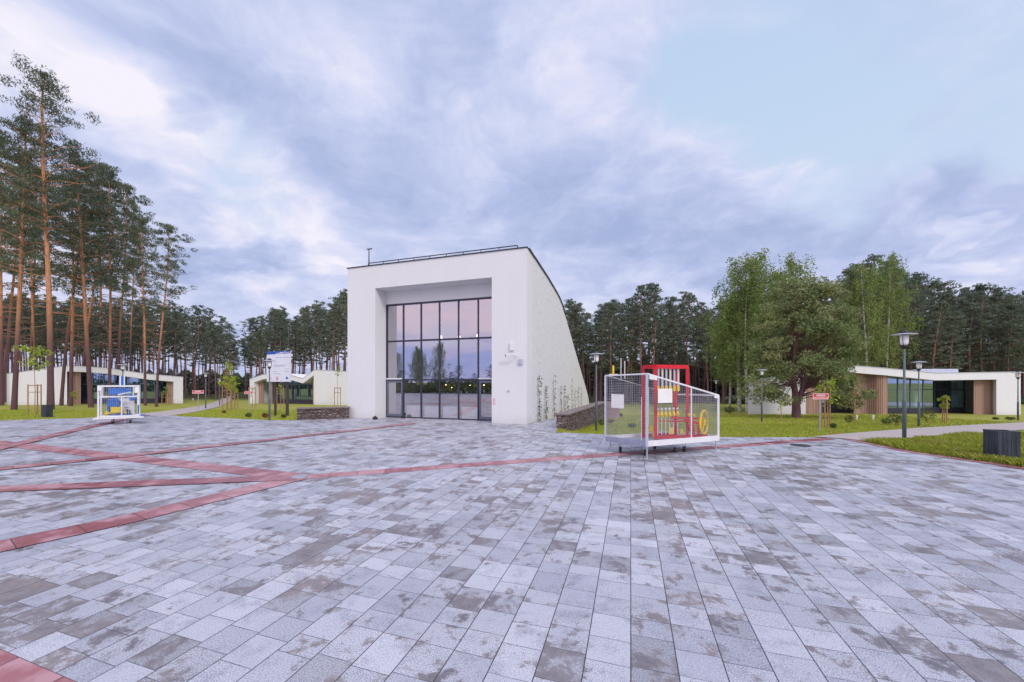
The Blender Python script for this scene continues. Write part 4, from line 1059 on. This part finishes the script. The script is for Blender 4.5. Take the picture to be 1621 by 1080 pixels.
# ------------------------------------------------------------------ vegetation
def pine(name, Hh, cs, rad, seed, nb, per, nleaf, LS, lw, r0, dead=8, near=True, bark='bark', needle='needle', flat=.42):
    """Scots pine: bare tapering trunk, limbs, needle clumps at limb ends"""
    rg = np.random.default_rng(seed); e_ = empty(name, (0, 0, 0))
    ph = rg.uniform(0, 6, 2); am = .018 * Hh
    def tp(z):
        q = z / Hh; return np.array([am * (sin(q * 4.2 + ph[0]) - sin(ph[0])) * q, am * (sin(q * 3.4 + ph[1]) - sin(ph[1])) * q, z])
    n = 12 if near else 7; zs = np.linspace(-.4, Hh * .97, n)
    tr = MB(); tr.tube([tp(z) for z in zs], [r0 * (1.18 if z < .3 else 1) * (1 - .82 * max(0, z) / Hh) ** .85 for z in zs], 9 if near else 5, False)
    Cs = []; z0 = Hh * cs
    for i in range(nb):
        q = ((i + rg.uniform(0, 1)) / nb) ** .9; z = z0 + (Hh - z0) * q * .97
        az = i * 2.4 + rg.uniform(-.5, .5)
        shape = (sin(min(1, q * 1.5 + .28) * pi / 2) if q < .5 else 1) * (1 - q) ** .55 + .10
        L = rad * shape * rg.uniform(.55, 1.15)
        rise = rg.uniform(.05, .5) + q * .6
        b = tp(z); d = np.array([cos(az), sin(az), 0.0])
        P = [b, b + d * L * .4 + np.array([0, 0, L * rise * .30]), b + d * L * .78 + np.array([0, 0, L * rise * .42]), b + d * L + np.array([0, 0, L * rise * .62])]
        rb = max(.012, r0 * .26 * (1 - q * .7))
        tr.tube(P, [rb, rb * .7, rb * .45, rb * .2], 5 if near else 3, False)
        for k in range(per):
            f = rg.uniform(.38, 1.06); base = P[1] + (P[3] - P[1]) * (f - .4) / .6
            s = L * .24 + .15
            Cs.append((base + rg.normal(0, 1, 3) * np.array([s, s, s * .35]), 1.0))
    for i in range(dead):
        z = Hh * rg.uniform(cs * .5, cs * 1.05); az = rg.uniform(0, 6.28); L = rad * rg.uniform(.25, .65); b = tp(z)
        tr.tube([b, b + np.array([cos(az) * L, sin(az) * L, rg.uniform(-.15, .25) * L])], [.035, .008], 4 if near else 3, False)
    tr.build('trunk', bark, e_, True)
    C = np.array([c for c, _ in Cs]); m = len(C); cr_ = rg.uniform(.55, 1.0, m) * (rad * .17 + .12)
    pts = np.repeat(C, nleaf, 0); rr = np.repeat(cr_, nleaf)[:, None]
    off = rg.normal(size=(len(pts), 3)); off /= np.linalg.norm(off, axis=1, keepdims=True); off *= rg.uniform(.25, 1, (len(pts), 1)) ** .6
    pts = pts + off * rr * np.array([1, 1, flat])
    quads('crown', leafquads(rg, pts, LS, LS * lw, .5), needle, e_)
    return e_

near_protos = [pine('pine_tree', 26, .50, 4.4, 11, 62, 3, 64, .25, .24, .27, 18),
               pine('pine_tree', 22, .48, 3.7, 12, 52, 3, 64, .25, .24, .17, 16),
               pine('pine_tree', 20, .50, 3.2, 13, 44, 3, 60, .25, .24, .15, 14),
               pine('pine_tree', 23, .44, 3.9, 14, 54, 3, 64, .25, .24, .20, 16)]
near_H = [26, 22, 20, 23]
near = [  # base px, base py, top px, top py, proto, radius scale, label
    (80, 649, 80, 112, 0, 1.0, 'tallest pine with an orange trunk, standing beside the dark blue-grey box'),
    (22, 649, 46, 195, 3, 1.1, 'leaning pine with dark base, second big trunk from the left edge'),
    (2, 642, -4, 205, 1, 1.1, 'pine trunk at the very left edge of the grove'),
    (10, 637, 14, 240, 2, 1.2, 'slim dark pine just inside the left edge behind the leaning one'),
    (97, 642, 122, 250, 2, 1.0, 'thin leaning pine just right of the tallest pine'),
    (111.5, 643, 118, 280, 1, 1.0, 'straight pine in front of the timber panel of the left pavilion'),
    (144, 645, 120, 235, 3, 1.05, 'stout pine leaning left, just left of the blue machine cart'),
    (173, 642, 176, 262, 1, .88, 'dark pine trunk rising behind the blue machine cart'),
    (186, 638, 190, 285, 2, .85, 'slender pine right behind the blue machine cart'),
    (230, 642, 226, 342, 1, .74, 'pine right of the blue cart with its crown at the edge of the grove'),
    (247.5, 644, 256, 350, 2, .80, 'rightmost pine of the grove, leaning, with its crown reaching over the open sky'),
    (46, 634, 60, 262, 1, 1.2, 'pine behind the left pavilion seen between the leaning and the tallest pine'),
    (128, 633, 150, 300, 2, 1.2, 'slim pine behind the timber panel end of the left pavilion'),
    (158, 633, 160, 258, 1, 1.2, 'pine behind the left pavilion glass, left of the cart top'),
    (206, 633, 204, 318, 2, .8, 'slim pine behind the left pavilion roof, right of the cart'),
    (64, 632, 20, 300, 2, 1.3, 'pine of the grove showing left of the tallest trunk, behind the pavilion wall'),
    (-22, 640, -30, 190, 0, 1.0, 'pine just outside the left edge whose boughs reach in'),
    (-45, 640, -48, 230, 3, 1.0, 'second pine outside the left edge whose boughs reach in')]
used = set()
for i, (bx, by, tx, ty, pr, rs, lab) in enumerate(near):
    o = near_protos[pr] if pr not in used else copy_tree(near_protos[pr]); used.add(pr)
    if by <= 634:
        Y = 58.0 + i % 3; x = at(bx, Y); g = Vector((x, Y, H(x, Y)))
    else: g = G(bx, by)
    hh = zat(ty, g.y) - g.z; o.location = g; sz = hh / near_H[pr]
    sx_ = rs * min(1.2, max(.85, g.y / 34)) * .84
    o.scale = (sx_, sx_, sz); lean = atan2(at(tx, g.y) - g.x, hh)
    o.rotation_euler = (0, lean, 0)
    tag(o, lab, 'pine', 'tall pines of the left grove')
# forest pines
far_protos = []
for k in range(6):
    Hh = 18.0; dense = k >= 3
    far_protos.append(pine('pine_tree', Hh, (.50, .56, .42, .22, .14, .32)[k], (1.9, 2.3, 2.0, 2.6, 2.2, 2.7)[k], 40 + k, 34 if not dense else 50, 3, 20 if not dense else 22, .36, .30, .14, 12, False, 'bark_far', 'needle_far', .5))
fused = set()
ENV = [(-200, 470), (0, 470), (200, 478), (300, 488), (335, 492), (362, 520), (374, 545), (388, 545), (396, 508), (430, 493), (470, 490), (510, 484), (535, 474), (560, 462),
       (880, 482), (912, 472), (940, 490), (975, 468), (1000, 476), (1024, 450), (1046, 492), (1080, 468), (1100, 480), (1122, 502), (1145, 476), (1200, 470), (1290, 470), (1320, 455),
       (1345, 430), (1372, 412), (1400, 398), (1420, 415), (1440, 432), (1480, 443), (1500, 466), (1560, 460), (1600, 463), (1650, 465), (1900, 460)]
ex, ey = zip(*ENV)
LAND = [(60, 'behind the left end of the left pavilion'), (130, 'behind the tallest pine and its neighbour'), (215, 'behind the blue machine cart'), (300, 'behind the right end of the left pavilion'),
        (372, 'beyond the red sign and lamps of the left path'), (416, 'just right of the gap over the left path'), (466, 'above the information board'), (560, 'between the information board and the tall building'),
        (930, 'right beside the sloping brick wall'), (1010, 'above the left mesh side of the machine cage'), (1095, 'above the red frame of the machine cage'), (1165, 'between the machine cage and the birches'),
        (1330, 'behind the birches and the round pine'), (1420, 'above the curved timber wall of the right pavilion'), (1500, 'behind the glass and lamps of the right pavilion'), (1575, 'above the entrance of the right pavilion'), (9999, 'behind the white right end of the right pavilion')]
def plant_forest(x0, x1, D0, step, rows, dy, protos, label, group, seed, lo=.82, wid=1.0):
    rg = random.Random(seed)
    for r in range(rows):
        Y0 = D0 + r * dy; px = x0 + rg.uniform(0, step)
        while px < x1:
            Y = Y0 + rg.uniform(-.4, .4) * dy; x = at(px, Y); zb = H(x, Y)
            env = float(np.interp(px, ex, ey)); hh = (zat(env, Y) - zb) * (lo - .08 + (1.06 - lo + .08) * rg.random() ** .8)
            hh = min(hh, 24)
            if r == 0 and rg.random() < .35: hh *= 1.02
            pi_ = rg.choice(protos); src = far_protos[pi_]
            o = src if pi_ not in fused else copy_tree(src); fused.add(pi_)
            s = hh / 18.0; w = (0.55 + .45 * s) * rg.uniform(.85, 1.15) * wid
            o.location = (x, Y, zb); o.scale = (w, w, s); o.rotation_euler = (rg.uniform(-.02, .02), rg.uniform(-.03, .03), rg.uniform(0, 6.28))
            lmk = [n_ for q_, n_ in LAND if px < q_][0]
            tag(o, ('front-row ' if r == 0 else 'deeper ') + 'forest pine rising ' + lmk, 'pine', group + (', front row' if r == 0 else ', deeper rows') + ' ' + lmk)
            px += step * rg.uniform(.6, 1.4) * 62 / Y0
plant_forest(-60, 372, 62, 17, 4, 9, (0, 1, 2), 'slim forest pine of the wood behind the left pavilion', 'forest pines behind the left pavilion', 1)
plant_forest(386, 556, 58, 13, 4, 9, (0, 1, 2), 'slim forest pine of the wood between the left path and the tall building', 'forest pines left of the tall building', 2)
plant_forest(884, 1165, 56, 19, 4, 8, (0, 1, 2, 5), 'forest pine of the wood between the brick wall and the birches', 'forest pines right of the tall building', 3, .86, 1.15)
plant_forest(1165, 1650, 55, 21, 4, 8, (3, 4, 5, 0), 'dark forest pine of the wood behind the right pavilion', 'forest pines behind the right pavilion', 4, .88, 1.15)

# distant wood and undergrowth that read as one mass
def mass(name, label, spec, seed, m, kind='stuff', LS=.5):
    rg = np.random.default_rng(seed); allc = []
    for (px0, px1, Y, zlo, zhi, n, dpt) in spec:
        px = rg.uniform(px0, px1, n); y = Y + rg.uniform(0, dpt, n); x = (px - CX) / F0 * y
        top = zhi * (0.72 + .28 * np.sin(px * .13 + 1.3 * np.sin(px * .05)) ** 2)
        z = zlo + (top - zlo) * rg.uniform(0, 1, n) ** .8
        hz = np.array([H(a, b) for a, b in zip(x, y)])
        allc.append(np.stack([x, y, z + hz], 1))
    C = np.concatenate(allc); q = quads(name, leafquads(rg, C, LS, LS * .6), m)
    tag(q, label, 'undergrowth', kind=kind); return q
mass('undergrowth', 'dark undergrowth and far trees filling the wood on the right', [(880, 1200, 88, 0, 10.5, 32000, 8), (1140, 1700, 84, 0, 13, 42000, 8), (1150, 1700, 54, 0, 1.2, 3500, 6)], 1, 'needle_far', LS=.8)
mass('undergrowth', 'low dark undergrowth at the foot of the left wood', [(-80, 372, 100, 0, 6.0, 15000, 6), (372, 560, 98, 0, 5.0, 9000, 8), (300, 372, 80, 0, 2.2, 1500, 6)], 2, 'needle_far', LS=.7)

mass('far_wood', 'dense far wood closing the view beyond both sides of the plaza', [(-900, -75, 78, 0, 15, 26000, 9), (1680, 2500, 78, 0, 15, 26000, 9)], 3, 'needle_far', LS=1.0)

def birch(name, Hh, rad, seed, nb, ns, LS, leaf='birchleaf', r0=.16, cs=.2, droop=1.0, per=16):
    rg = np.random.default_rng(seed); e_ = empty(name, (0, 0, 0)); tr = MB(); br_ = MB()
    zs = np.linspace(-.3, Hh * .97, 9); wob = rg.uniform(0, 6)
    def tp(z): return np.array([.03 * Hh * sin(z / Hh * 3 + wob) * z / Hh, .03 * Hh * cos(z / Hh * 2.5 + wob) * z / Hh, z])
    tr.tube([tp(z) for z in zs], [r0 * (1 - .85 * max(0, z) / Hh) for z in zs], 8, False)
    pts = []
    for i in range(nb):
        q = (i + rg.uniform(0, 1)) / nb; z = Hh * (cs + (1 - cs) * q * .95); az = i * 2.4 + rg.uniform(-.4, .4)
        L = rad * (.35 + .65 * sin(min(1.0, (1 - q) * 1.35) * pi / 2)) * rg.uniform(.65, 1.1) * (.55 + .45 * min(1, q * 4 + .3))
        b = tp(z); d = np.array([cos(az), sin(az), 0.0]); up = rg.uniform(.5, .9)
        P = [b, b + d * L * .5 + np.array([0, 0, L * up * .6]), b + d * L * .85 + np.array([0, 0, L * up * .8]), b + d * L + np.array([0, 0, L * up * .7])]
        rb = r0 * .2 * (1 - q * .6); br_.tube(P, [rb, rb * .6, rb * .35, rb * .15], 4, False)
        for k in range(ns):
            f = rg.uniform(.25, 1.05); s0 = b + (P[3] - b) * f + rg.normal(0, .22, 3) + np.array([0, 0, L * up * .15])
            ln = rg.uniform(.8, 3.0) * droop * min(1, (z / Hh) * 2.2)
            t = np.sort(rg.uniform(0, 1, per)); sw = rg.normal(0, .12, 2)
            if rg.random() < .12: continue
            pts.append(np.stack([s0[0] + sw[0] * t * ln + rg.normal(0, .09, per), s0[1] + sw[1] * t * ln + rg.normal(0, .09, per), s0[2] - t * ln], 1))
    tr.build('trunk', 'birchbark', e_, True); br_.build('branches', 'bark_far', e_, True)
    C = np.concatenate(pts); C = C[C[:, 2] > .3]
    quads('crown', leafquads(rg, C, LS, LS * .6, -.4), leaf, e_)
    return e_
b1 = birch('birch_tree', 16, 3.4, 21, 44, 16, .17, per=20)
b2 = birch('birch_tree', 16, 3.0, 22, 44, 16, .17, per=20)
birches = [(1171, 40, 400, 1.2, 'weeping birch with hanging bright green twigs, left of the round pine'), (1250, 42, 402, 1.15, 'birch rising behind the round pine'),
           (1205, 41, 396, 1.1, 'birch between the weeping birch and the round pine, with an airy top'),
           (1183, 38.5, 432, 1.05, 'fuller lower birch just left of the round pine crown'), (1222, 40, 425, 1.1, 'bushy birch directly behind the left side of the round pine'),
           (1155, 43, 470, .8, 'low leafy birch at the left of the birch clump'), (1372, 50, 412, 1.0, 'tall birch behind the peak of the right pavilion roof'),
           (1344, 52, 440, .9, 'birch behind the right side of the round pine'), (1403, 52, 400, .9, 'birch standing among the tallest pines behind the right pavilion')]
for i, (px, Y, ty, w, lab) in enumerate(birches):
    o = (b1, b2)[i % 2] if i < 2 else copy_tree((b1, b2)[i % 2])
    x = at(px, Y); zb = H(x, Y); hh = zat(ty, Y) - zb
    o.location = (x, Y, zb); o.scale = (w, w, hh / 16); o.rotation_euler = (0, 0, i * 1.3); tag(o, lab, 'birch', 'birches by the right pavilion')

# round spreading pine on the right lawn
def round_pine():
    g = G(1260.5, 661.5); Y = g.y; k = Y / F0; rg = np.random.default_rng(77)
    e_ = empty('round_pine_tree', g, 0, 'broad round-crowned pine with a forked trunk on the right lawn', 'pine')
    Hh = zat(457, Y) - g.z; tr = MB(); cxo = 17 * k
    tr.tube([(0, 0, -.3), (0, 0, .8), (-.08, 0, 1.9), (-.2, .1, 3.4), (-.1, 0, 5.5), (.3, 0, Hh * .85)], [.34, .29, .22, .17, .12, .03], 10, False)
    tr.tube([(.05, 0, .9), (.35, 0, 1.9), (.75, -.1, 3.4), (1.1, 0, 5.2), (1.5, 0, Hh * .8)], [.2, .18, .15, .11, .03], 9, False)
    rx, rz = 3.35, (Hh - 1.6) * .56; cc = np.array([cxo * .6 + .1, 0, 1.55 + rz * .92]); C = []
    for i in range(150):
        d = rg.normal(size=3); d /= np.linalg.norm(d)
        if d[2] < -.75: d[2] *= -1
        f = rg.uniform(.72, 1.10) if i % 4 else rg.uniform(.3, .7)
        taper = 1 - .30 * max(0, d[2]) ** 1.2
        p = cc + d * np.array([rx * taper, 3.2 * taper, rz]) * f
        if p[2] < .95: p[2] = .95 + rg.uniform(0, .5)
        st = np.array([(.0 if p[0] < .5 else .5), 0, max(1.3, min(Hh * .8, p[2] * .62))])
        mid_ = (st + p) / 2 + np.array([0, 0, -.1]); rb = .045
        tr.tube([st, mid_, p], [rb, rb * .6, .015], 5, False)
        for j in range(5): C.append(p + rg.normal(0, .38, 3) * np.array([1, 1, .65]))
    for (x, z) in ((-3.3, 2.3), (-2.7, 1.7), (-2.4, 2.1), (-3.5, 2.8), (-1.9, 1.9), (2.9, 1.3), (3.2, 1.3), (3.7, 1.7), (3.5, 2.1), (-1.8, 1.5), (-1.2, 2.3), (1.4, 2.4), (2.2, 1.7), (-3.9, 2.0)):
        p = np.array([x, rg.uniform(-1.5, .8), z]); st = np.array([-.1 if x < 0 else .4, 0, 2.2 + rg.uniform(0, .8)])
        tr.tube([st, (st + p) / 2 + np.array([0, 0, .35]), p], [.05, .035, .012], 5, False)
        for j in range(5): C.append(p + rg.normal(0, .36, 3) * np.array([1, 1, .45]))
    tr.build('trunk', 'bark_far', e_, True)
    C = np.array(C); P = np.repeat(C, 62, 0); o_ = rg.normal(size=P.shape); o_ /= np.linalg.norm(o_, axis=1, keepdims=True)
    P = P + o_ * rg.uniform(.3, 1, (len(P), 1)) ** .5 * np.array([.52, .52, .36])
    quads('crown', leafquads(rg, P, .24, .075, .5), 'needle_round', e_)
round_pine()

# staked young trees
def sapling(px, by, ty, cw, stake_h, label, seed, nst=2, leafm='youngleaf', lo=.5, n=260, stakem='stake', Y=None):
    g = G(px, by); k = g.y / F0; rg = np.random.default_rng(seed)
    e_ = empty('young_tree', g, rg.uniform(0, 1), label, 'young tree'); hh = zat(ty, g.y) - g.z; cwm = cw * k
    b = MB(); b.tube([(0, 0, -.1), (.02, 0, hh * .35), (-.03, .02, hh * .7), (0, 0, hh * .97)], [.03, .024, .016, .006], 6, False)
    for i in range(9):
        z = hh * rg.uniform(lo, .92); az = rg.uniform(0, 6.3); b.tube([(0, 0, z), (cos(az) * cwm * .35, sin(az) * cwm * .35, z + cwm * .25)], [.012, .004], 4, False)
    b.build('trunk', 'stake', e_)
    if n:
        cl = 16; cc = np.stack([rg.normal(0, cwm * .22, cl), rg.normal(0, cwm * .22, cl), hh * rg.uniform(lo, .98, cl)], 1)
        P = cc[rg.integers(0, cl, n)] + rg.normal(0, 1, (n, 3)) * cwm * np.array([.13, .13, .10])
        quads('crown', leafquads(rg, P, .16, .12), leafm, e_)
    if stake_h:
        ps = [(-.3, -.05), (.28, .05), (.0, .32)][:nst]
        for (x, y) in ps:
            b = MB(); b.tube([(x, y, -.1), (x, y, stake_h)], .035, 7); b.build('stake', stakem, e_)
        b = MB()
        for i in range(len(ps) - 1): b.bar((ps[i][0], ps[i][1], stake_h - .08), (ps[i + 1][0], ps[i + 1][1], stake_h - .08), .03, .07); b.bar((ps[i][0], ps[i][1], stake_h - .55), (ps[i + 1][0], ps[i + 1][1], stake_h - .55), .02, .05)
        b.build('crossbar', stakem, e_)
sapling(55, 657, 545, 26, 2.15, 'yellow-green young tree between pale wooden stakes left of the tallest pine', 1, 3, lo=.66, n=300)
sapling(358.8, 650.5, 575, 17, 2.3, 'leafy young tree with brown stakes at the right edge of the left path', 2, 2, n=260)
sapling(366, 648, 594, 15, 2.0, 'shorter young tree just behind the first one on the left path', 3, 2, n=200)
sapling(371.5, 645, 606, 12, 1.8, 'smallest young tree of the row on the left path', 4, 2, n=140)
sapling(444, 648, 603, 8, 2.0, 'bare young tree with pale stakes behind the information board', 5, 2, n=30)
sapling(534.5, 644, 580, 9, 2.0, 'thin young tree in front of the white wall above the dark stone wall', 6, 2, n=40, lo=.75)
sapling(399.5, 645, 612, 6, 2.0, 'bare staked young tree at the left end of the folded-roof pavilion', 7, 2, n=12)
sapling(1310, 677, 588, 26, 2.3, 'young tree with reddish stakes right of the notice sign by the round pine', 8, 3, n=150, lo=.45)
sapling(1495.5, 668.5, 623, 12, 1.7, 'yellow-leaved young tree with stakes in front of the pavilion entrance', 9, 2, n=200)
sapling(1354, 670, 590, 14, 0, 'thin young tree in front of the curved timber wall', 10, 0, n=90, leafm='birchleaf')
sapling(1236.5, 667, 633, 8, 0, 'bare thin sapling left of the round pine trunk', 11, 0, n=14)
sapling(118, 645, 620, 8, 0, 'small yellow-leaved sapling in front of the timber panel of the left pavilion', 12, 0, n=60)
sapling(262, 641, 612, 9, 1.4, 'small leafy young tree by the entrance of the left pavilion', 13, 2, n=120, leafm='birchleaf')
sapling(1000, 640, 580, 20, 0, 'wispy young tree rising behind the red machine cage', 14, 0, n=110, leafm='youngleaf')

def shrub(px, by, wpx, hpx, label, seed, m='shrubleaf', n=220):
    g = G(px, by); k = g.y / F0; w, h = wpx * k, hpx * k; rg = np.random.default_rng(seed)
    e_ = empty('shrub', g, 0, label, 'shrub'); b = MB()
    for i in range(7):
        az = rg.uniform(0, 6.3); r = rg.uniform(.1, .45) * w; b.tube([(0, 0, -.05), (cos(az) * r, sin(az) * r, h * rg.uniform(.5, .95))], [.014, .004], 4, False)
    b.build('stems', 'stake', e_)
    P = rg.normal(0, 1, (n, 3)); P /= np.linalg.norm(P, axis=1, keepdims=True); P *= rg.uniform(.2, 1, (n, 1)) ** .5
    P = P * np.array([w / 2, w / 2, h * .45]) + np.array([0, 0, h * .52])
    quads('leaves', leafquads(rg, P, max(.08, w * .12), max(.05, w * .08)), m, e_)
for a in [(393.3, 661, 9, 8, 'small round dark green shrub below the red sign left of the information board', 1, 'shrubleaf'),
          (419.5, 661.5, 9, 8, 'small russet shrub left of the lamp at the information board', 2, 'redleaf'),
          (449, 662, 8, 6, 'small sparse shrub at the foot of the information board post', 3, 'shrubleaf'),
          (354.5, 654.5, 5, 5, 'tiny shrub on the lawn right of the left path', 4, 'redleaf'),
          (1419, 674, 24, 22, 'largest loose grey-green shrub on the right lawn, left of the nearest lamp', 5, 'shrubleaf'),
          (1402, 672, 13, 10, 'small shrub left of the largest loose shrub', 6, 'shrubleaf'),
          (1467, 669, 21, 24, 'upright shrub in front of the glass between lamp and young yellow tree', 7, 'shrubleaf'),
          (1599, 665, 12, 5, 'low flat shrub before the white end wall of the right pavilion', 8, 'shrubleaf'),
          (1576, 664.5, 7, 4, 'tiny low shrub left of the flat one before the white end wall', 9, 'shrubleaf'),
          (1319, 678.5, 9, 9, 'small shrub just right of the reddish stakes', 10, 'shrubleaf'),
          (1344, 670, 12, 14, 'shrub at the left end of the curved timber wall', 11, 'shrubleaf'),
          (951, 660, 12, 9, 'dark shrub behind the lamp post left of the machine cage', 12, 'shrubleaf'),
          (953, 674, 14, 11, 'dark green shrub right of the lamp by the machine cage', 13, 'shrubleaf'),
          (967, 670, 11, 7, 'reddish shrub seen through the left mesh of the cage', 14, 'redleaf'),
          (982, 660, 9, 6, 'far small shrub seen through the left mesh of the cage', 15, 'shrubleaf'),
          (1001, 678, 11, 8, 'grey-green shrub seen through the mesh near the red frame', 16, 'shrubleaf'),
          (964, 659, 9, 6, 'far shrub seen through the upper left mesh', 17, 'redleaf'),
          (1155, 655, 18, 12, 'shrub under the weeping birch', 18, 'shrubleaf')]:
    shrub(*a)
# small white marker posts on the lawn
for px, by, lab in ((1356, 664.5, 'small white marker on the lawn below the curved timber wall'), (1382, 664.5, 'small white marker on the lawn right of the curved wall marker'), (305.5, 634.5, 'small white marker on the far lawn left of the red sign')):
    g = G(px, by); b = MB(); b.lathe([(.05, -.1), (.06, .16), (.08, .17), (.08, .30), (.03, .33)], 10); o = b.build('lawn_marker', 'wpaint', loc=tuple(g)); tag(o, lab, 'marker')

# grass blades along the edges and over the lawns
def inside(poly, x, y):
    c = False; j = len(poly) - 1
    for i in range(len(poly)):
        xi, yi = poly[i]; xj, yj = poly[j]
        if (yi > y) != (yj > y) and x < (xj - xi) * (y - yi) / (yj - yi) + xi: c = not c
        j = i
    return c
path_polys = [[tuple(p[:2]) for p in lp_up] + [tuple(p[:2]) for p in reversed(lp_dn)], [tuple(p[:2]) for p in rp_up] + [tuple(p[:2]) for p in reversed(rp_dn)]]
plaza2 = [(p[0], p[1]) for p in plaza_poly]
def blades(spec, seed):
    rg = np.random.default_rng(seed); out = []
    for (x0, x1, y0, y1, n, h, w) in spec:
        X = rg.uniform(x0, x1, n); Y = rg.uniform(y0, y1, n)
        keep = np.array([not (inside(plaza2, a, b) or inside(path_polys[0], a, b) or inside(path_polys[1], a, b)) for a, b in zip(X, Y)])
        X, Y = X[keep], Y[keep]; m = len(X); Z = np.array([H(a, b) for a, b in zip(X, Y)]) - .012
        hh = h * rg.uniform(.4, 1.25, m) * (.75 + .5 * np.sin(X * 1.7 + 2 * np.sin(Y * 1.1)) ** 2); az = rg.uniform(0, 6.28, m); le = rg.normal(0, .35, (m, 2)) * hh[:, None]
        a = np.stack([np.cos(az) * w, np.sin(az) * w, np.zeros(m)], 1)
        B = np.stack([X, Y, Z], 1); T = B + np.stack([le[:, 0], le[:, 1], hh], 1)
        Mid = (B + T) / 2 + np.stack([-le[:, 0] * .15, -le[:, 1] * .15, hh * .1], 1)
        out.append(np.stack([B - a, B + a, Mid + a * .7, T], 1))
    o = quads('grass', np.concatenate(out), 'blade'); tag(o, 'short green grass blades standing on the lawns', 'grass', kind='stuff')
blades([(12.3, 17.5, 8.5, 14.2, 60000, .16, .007), (17.5, 26, 11, 15.8, 30000, .15, .009), (14.2, 19, 4, 9, 9000, .15, .009),
        (1.9, 24, 14.8, 24, 80000, .06, .012), (2, 34, 20, 34, 60000, .06, .02), (-46, -11, 20.5, 34, 80000, .06, .016)], 3)

# trees and hedge far behind the camera, mirrored in the glass front
def rear(lx, ly):
    p = B2W(lx, ly); return p.x, p.y
rb = [(-43.5, -48, 8.5), (-40, -50, 10), (-37, -47, 9), (-34, -49, 10.5), (-47, -46, 8)]
for i, (lx, ly, h) in enumerate(rb):
    x, y = rear(lx, ly); o = copy_tree((b1, b2)[i % 2]); o.location = (x, y, 0); s = h / 16; o.scale = (s * 1.1, s * 1.1, s); o.rotation_euler = (0, 0, i)
    tag(o, 'leafy tree across the plaza mirrored in the glass front', 'tree', 'trees across the plaza seen only as reflections')
rg = random.Random(8)
for i in range(26):
    lx = -95 + i * 5.2; x, y = rear(lx, -85 + rg.uniform(-6, 6)); o = copy_tree(far_protos[3 + i % 3]); h = rg.uniform(4.5, 7.5); o.location = (x, y, 0); s = h / 18; o.scale = (s * 2.2, s * 2.2, s)
    tag(o, 'low dark conifer far across the plaza, mirrored in the glass front', 'conifer', 'far conifers seen only as reflections')

rgn = np.random.default_rng(31); n = 26000; lx = rgn.uniform(-110, 60, n); ly = rgn.uniform(-46, -41, n)
zz = rgn.uniform(0, 1, n) * (1.5 + 1.3 * np.sin(lx * .31 + 1.5 * np.sin(lx * .13)) ** 2)
ca_, sa_ = cos(BRZ), sin(BRZ)
C = np.stack([BO.x + lx * ca_ - ly * sa_, BO.y + lx * sa_ + ly * ca_, zz], 1)
tag(quads('hedge', leafquads(rgn, C, .5, .3), 'shrubleaf'), 'dark hedge across the plaza, mirrored in the glass front', kind='stuff')
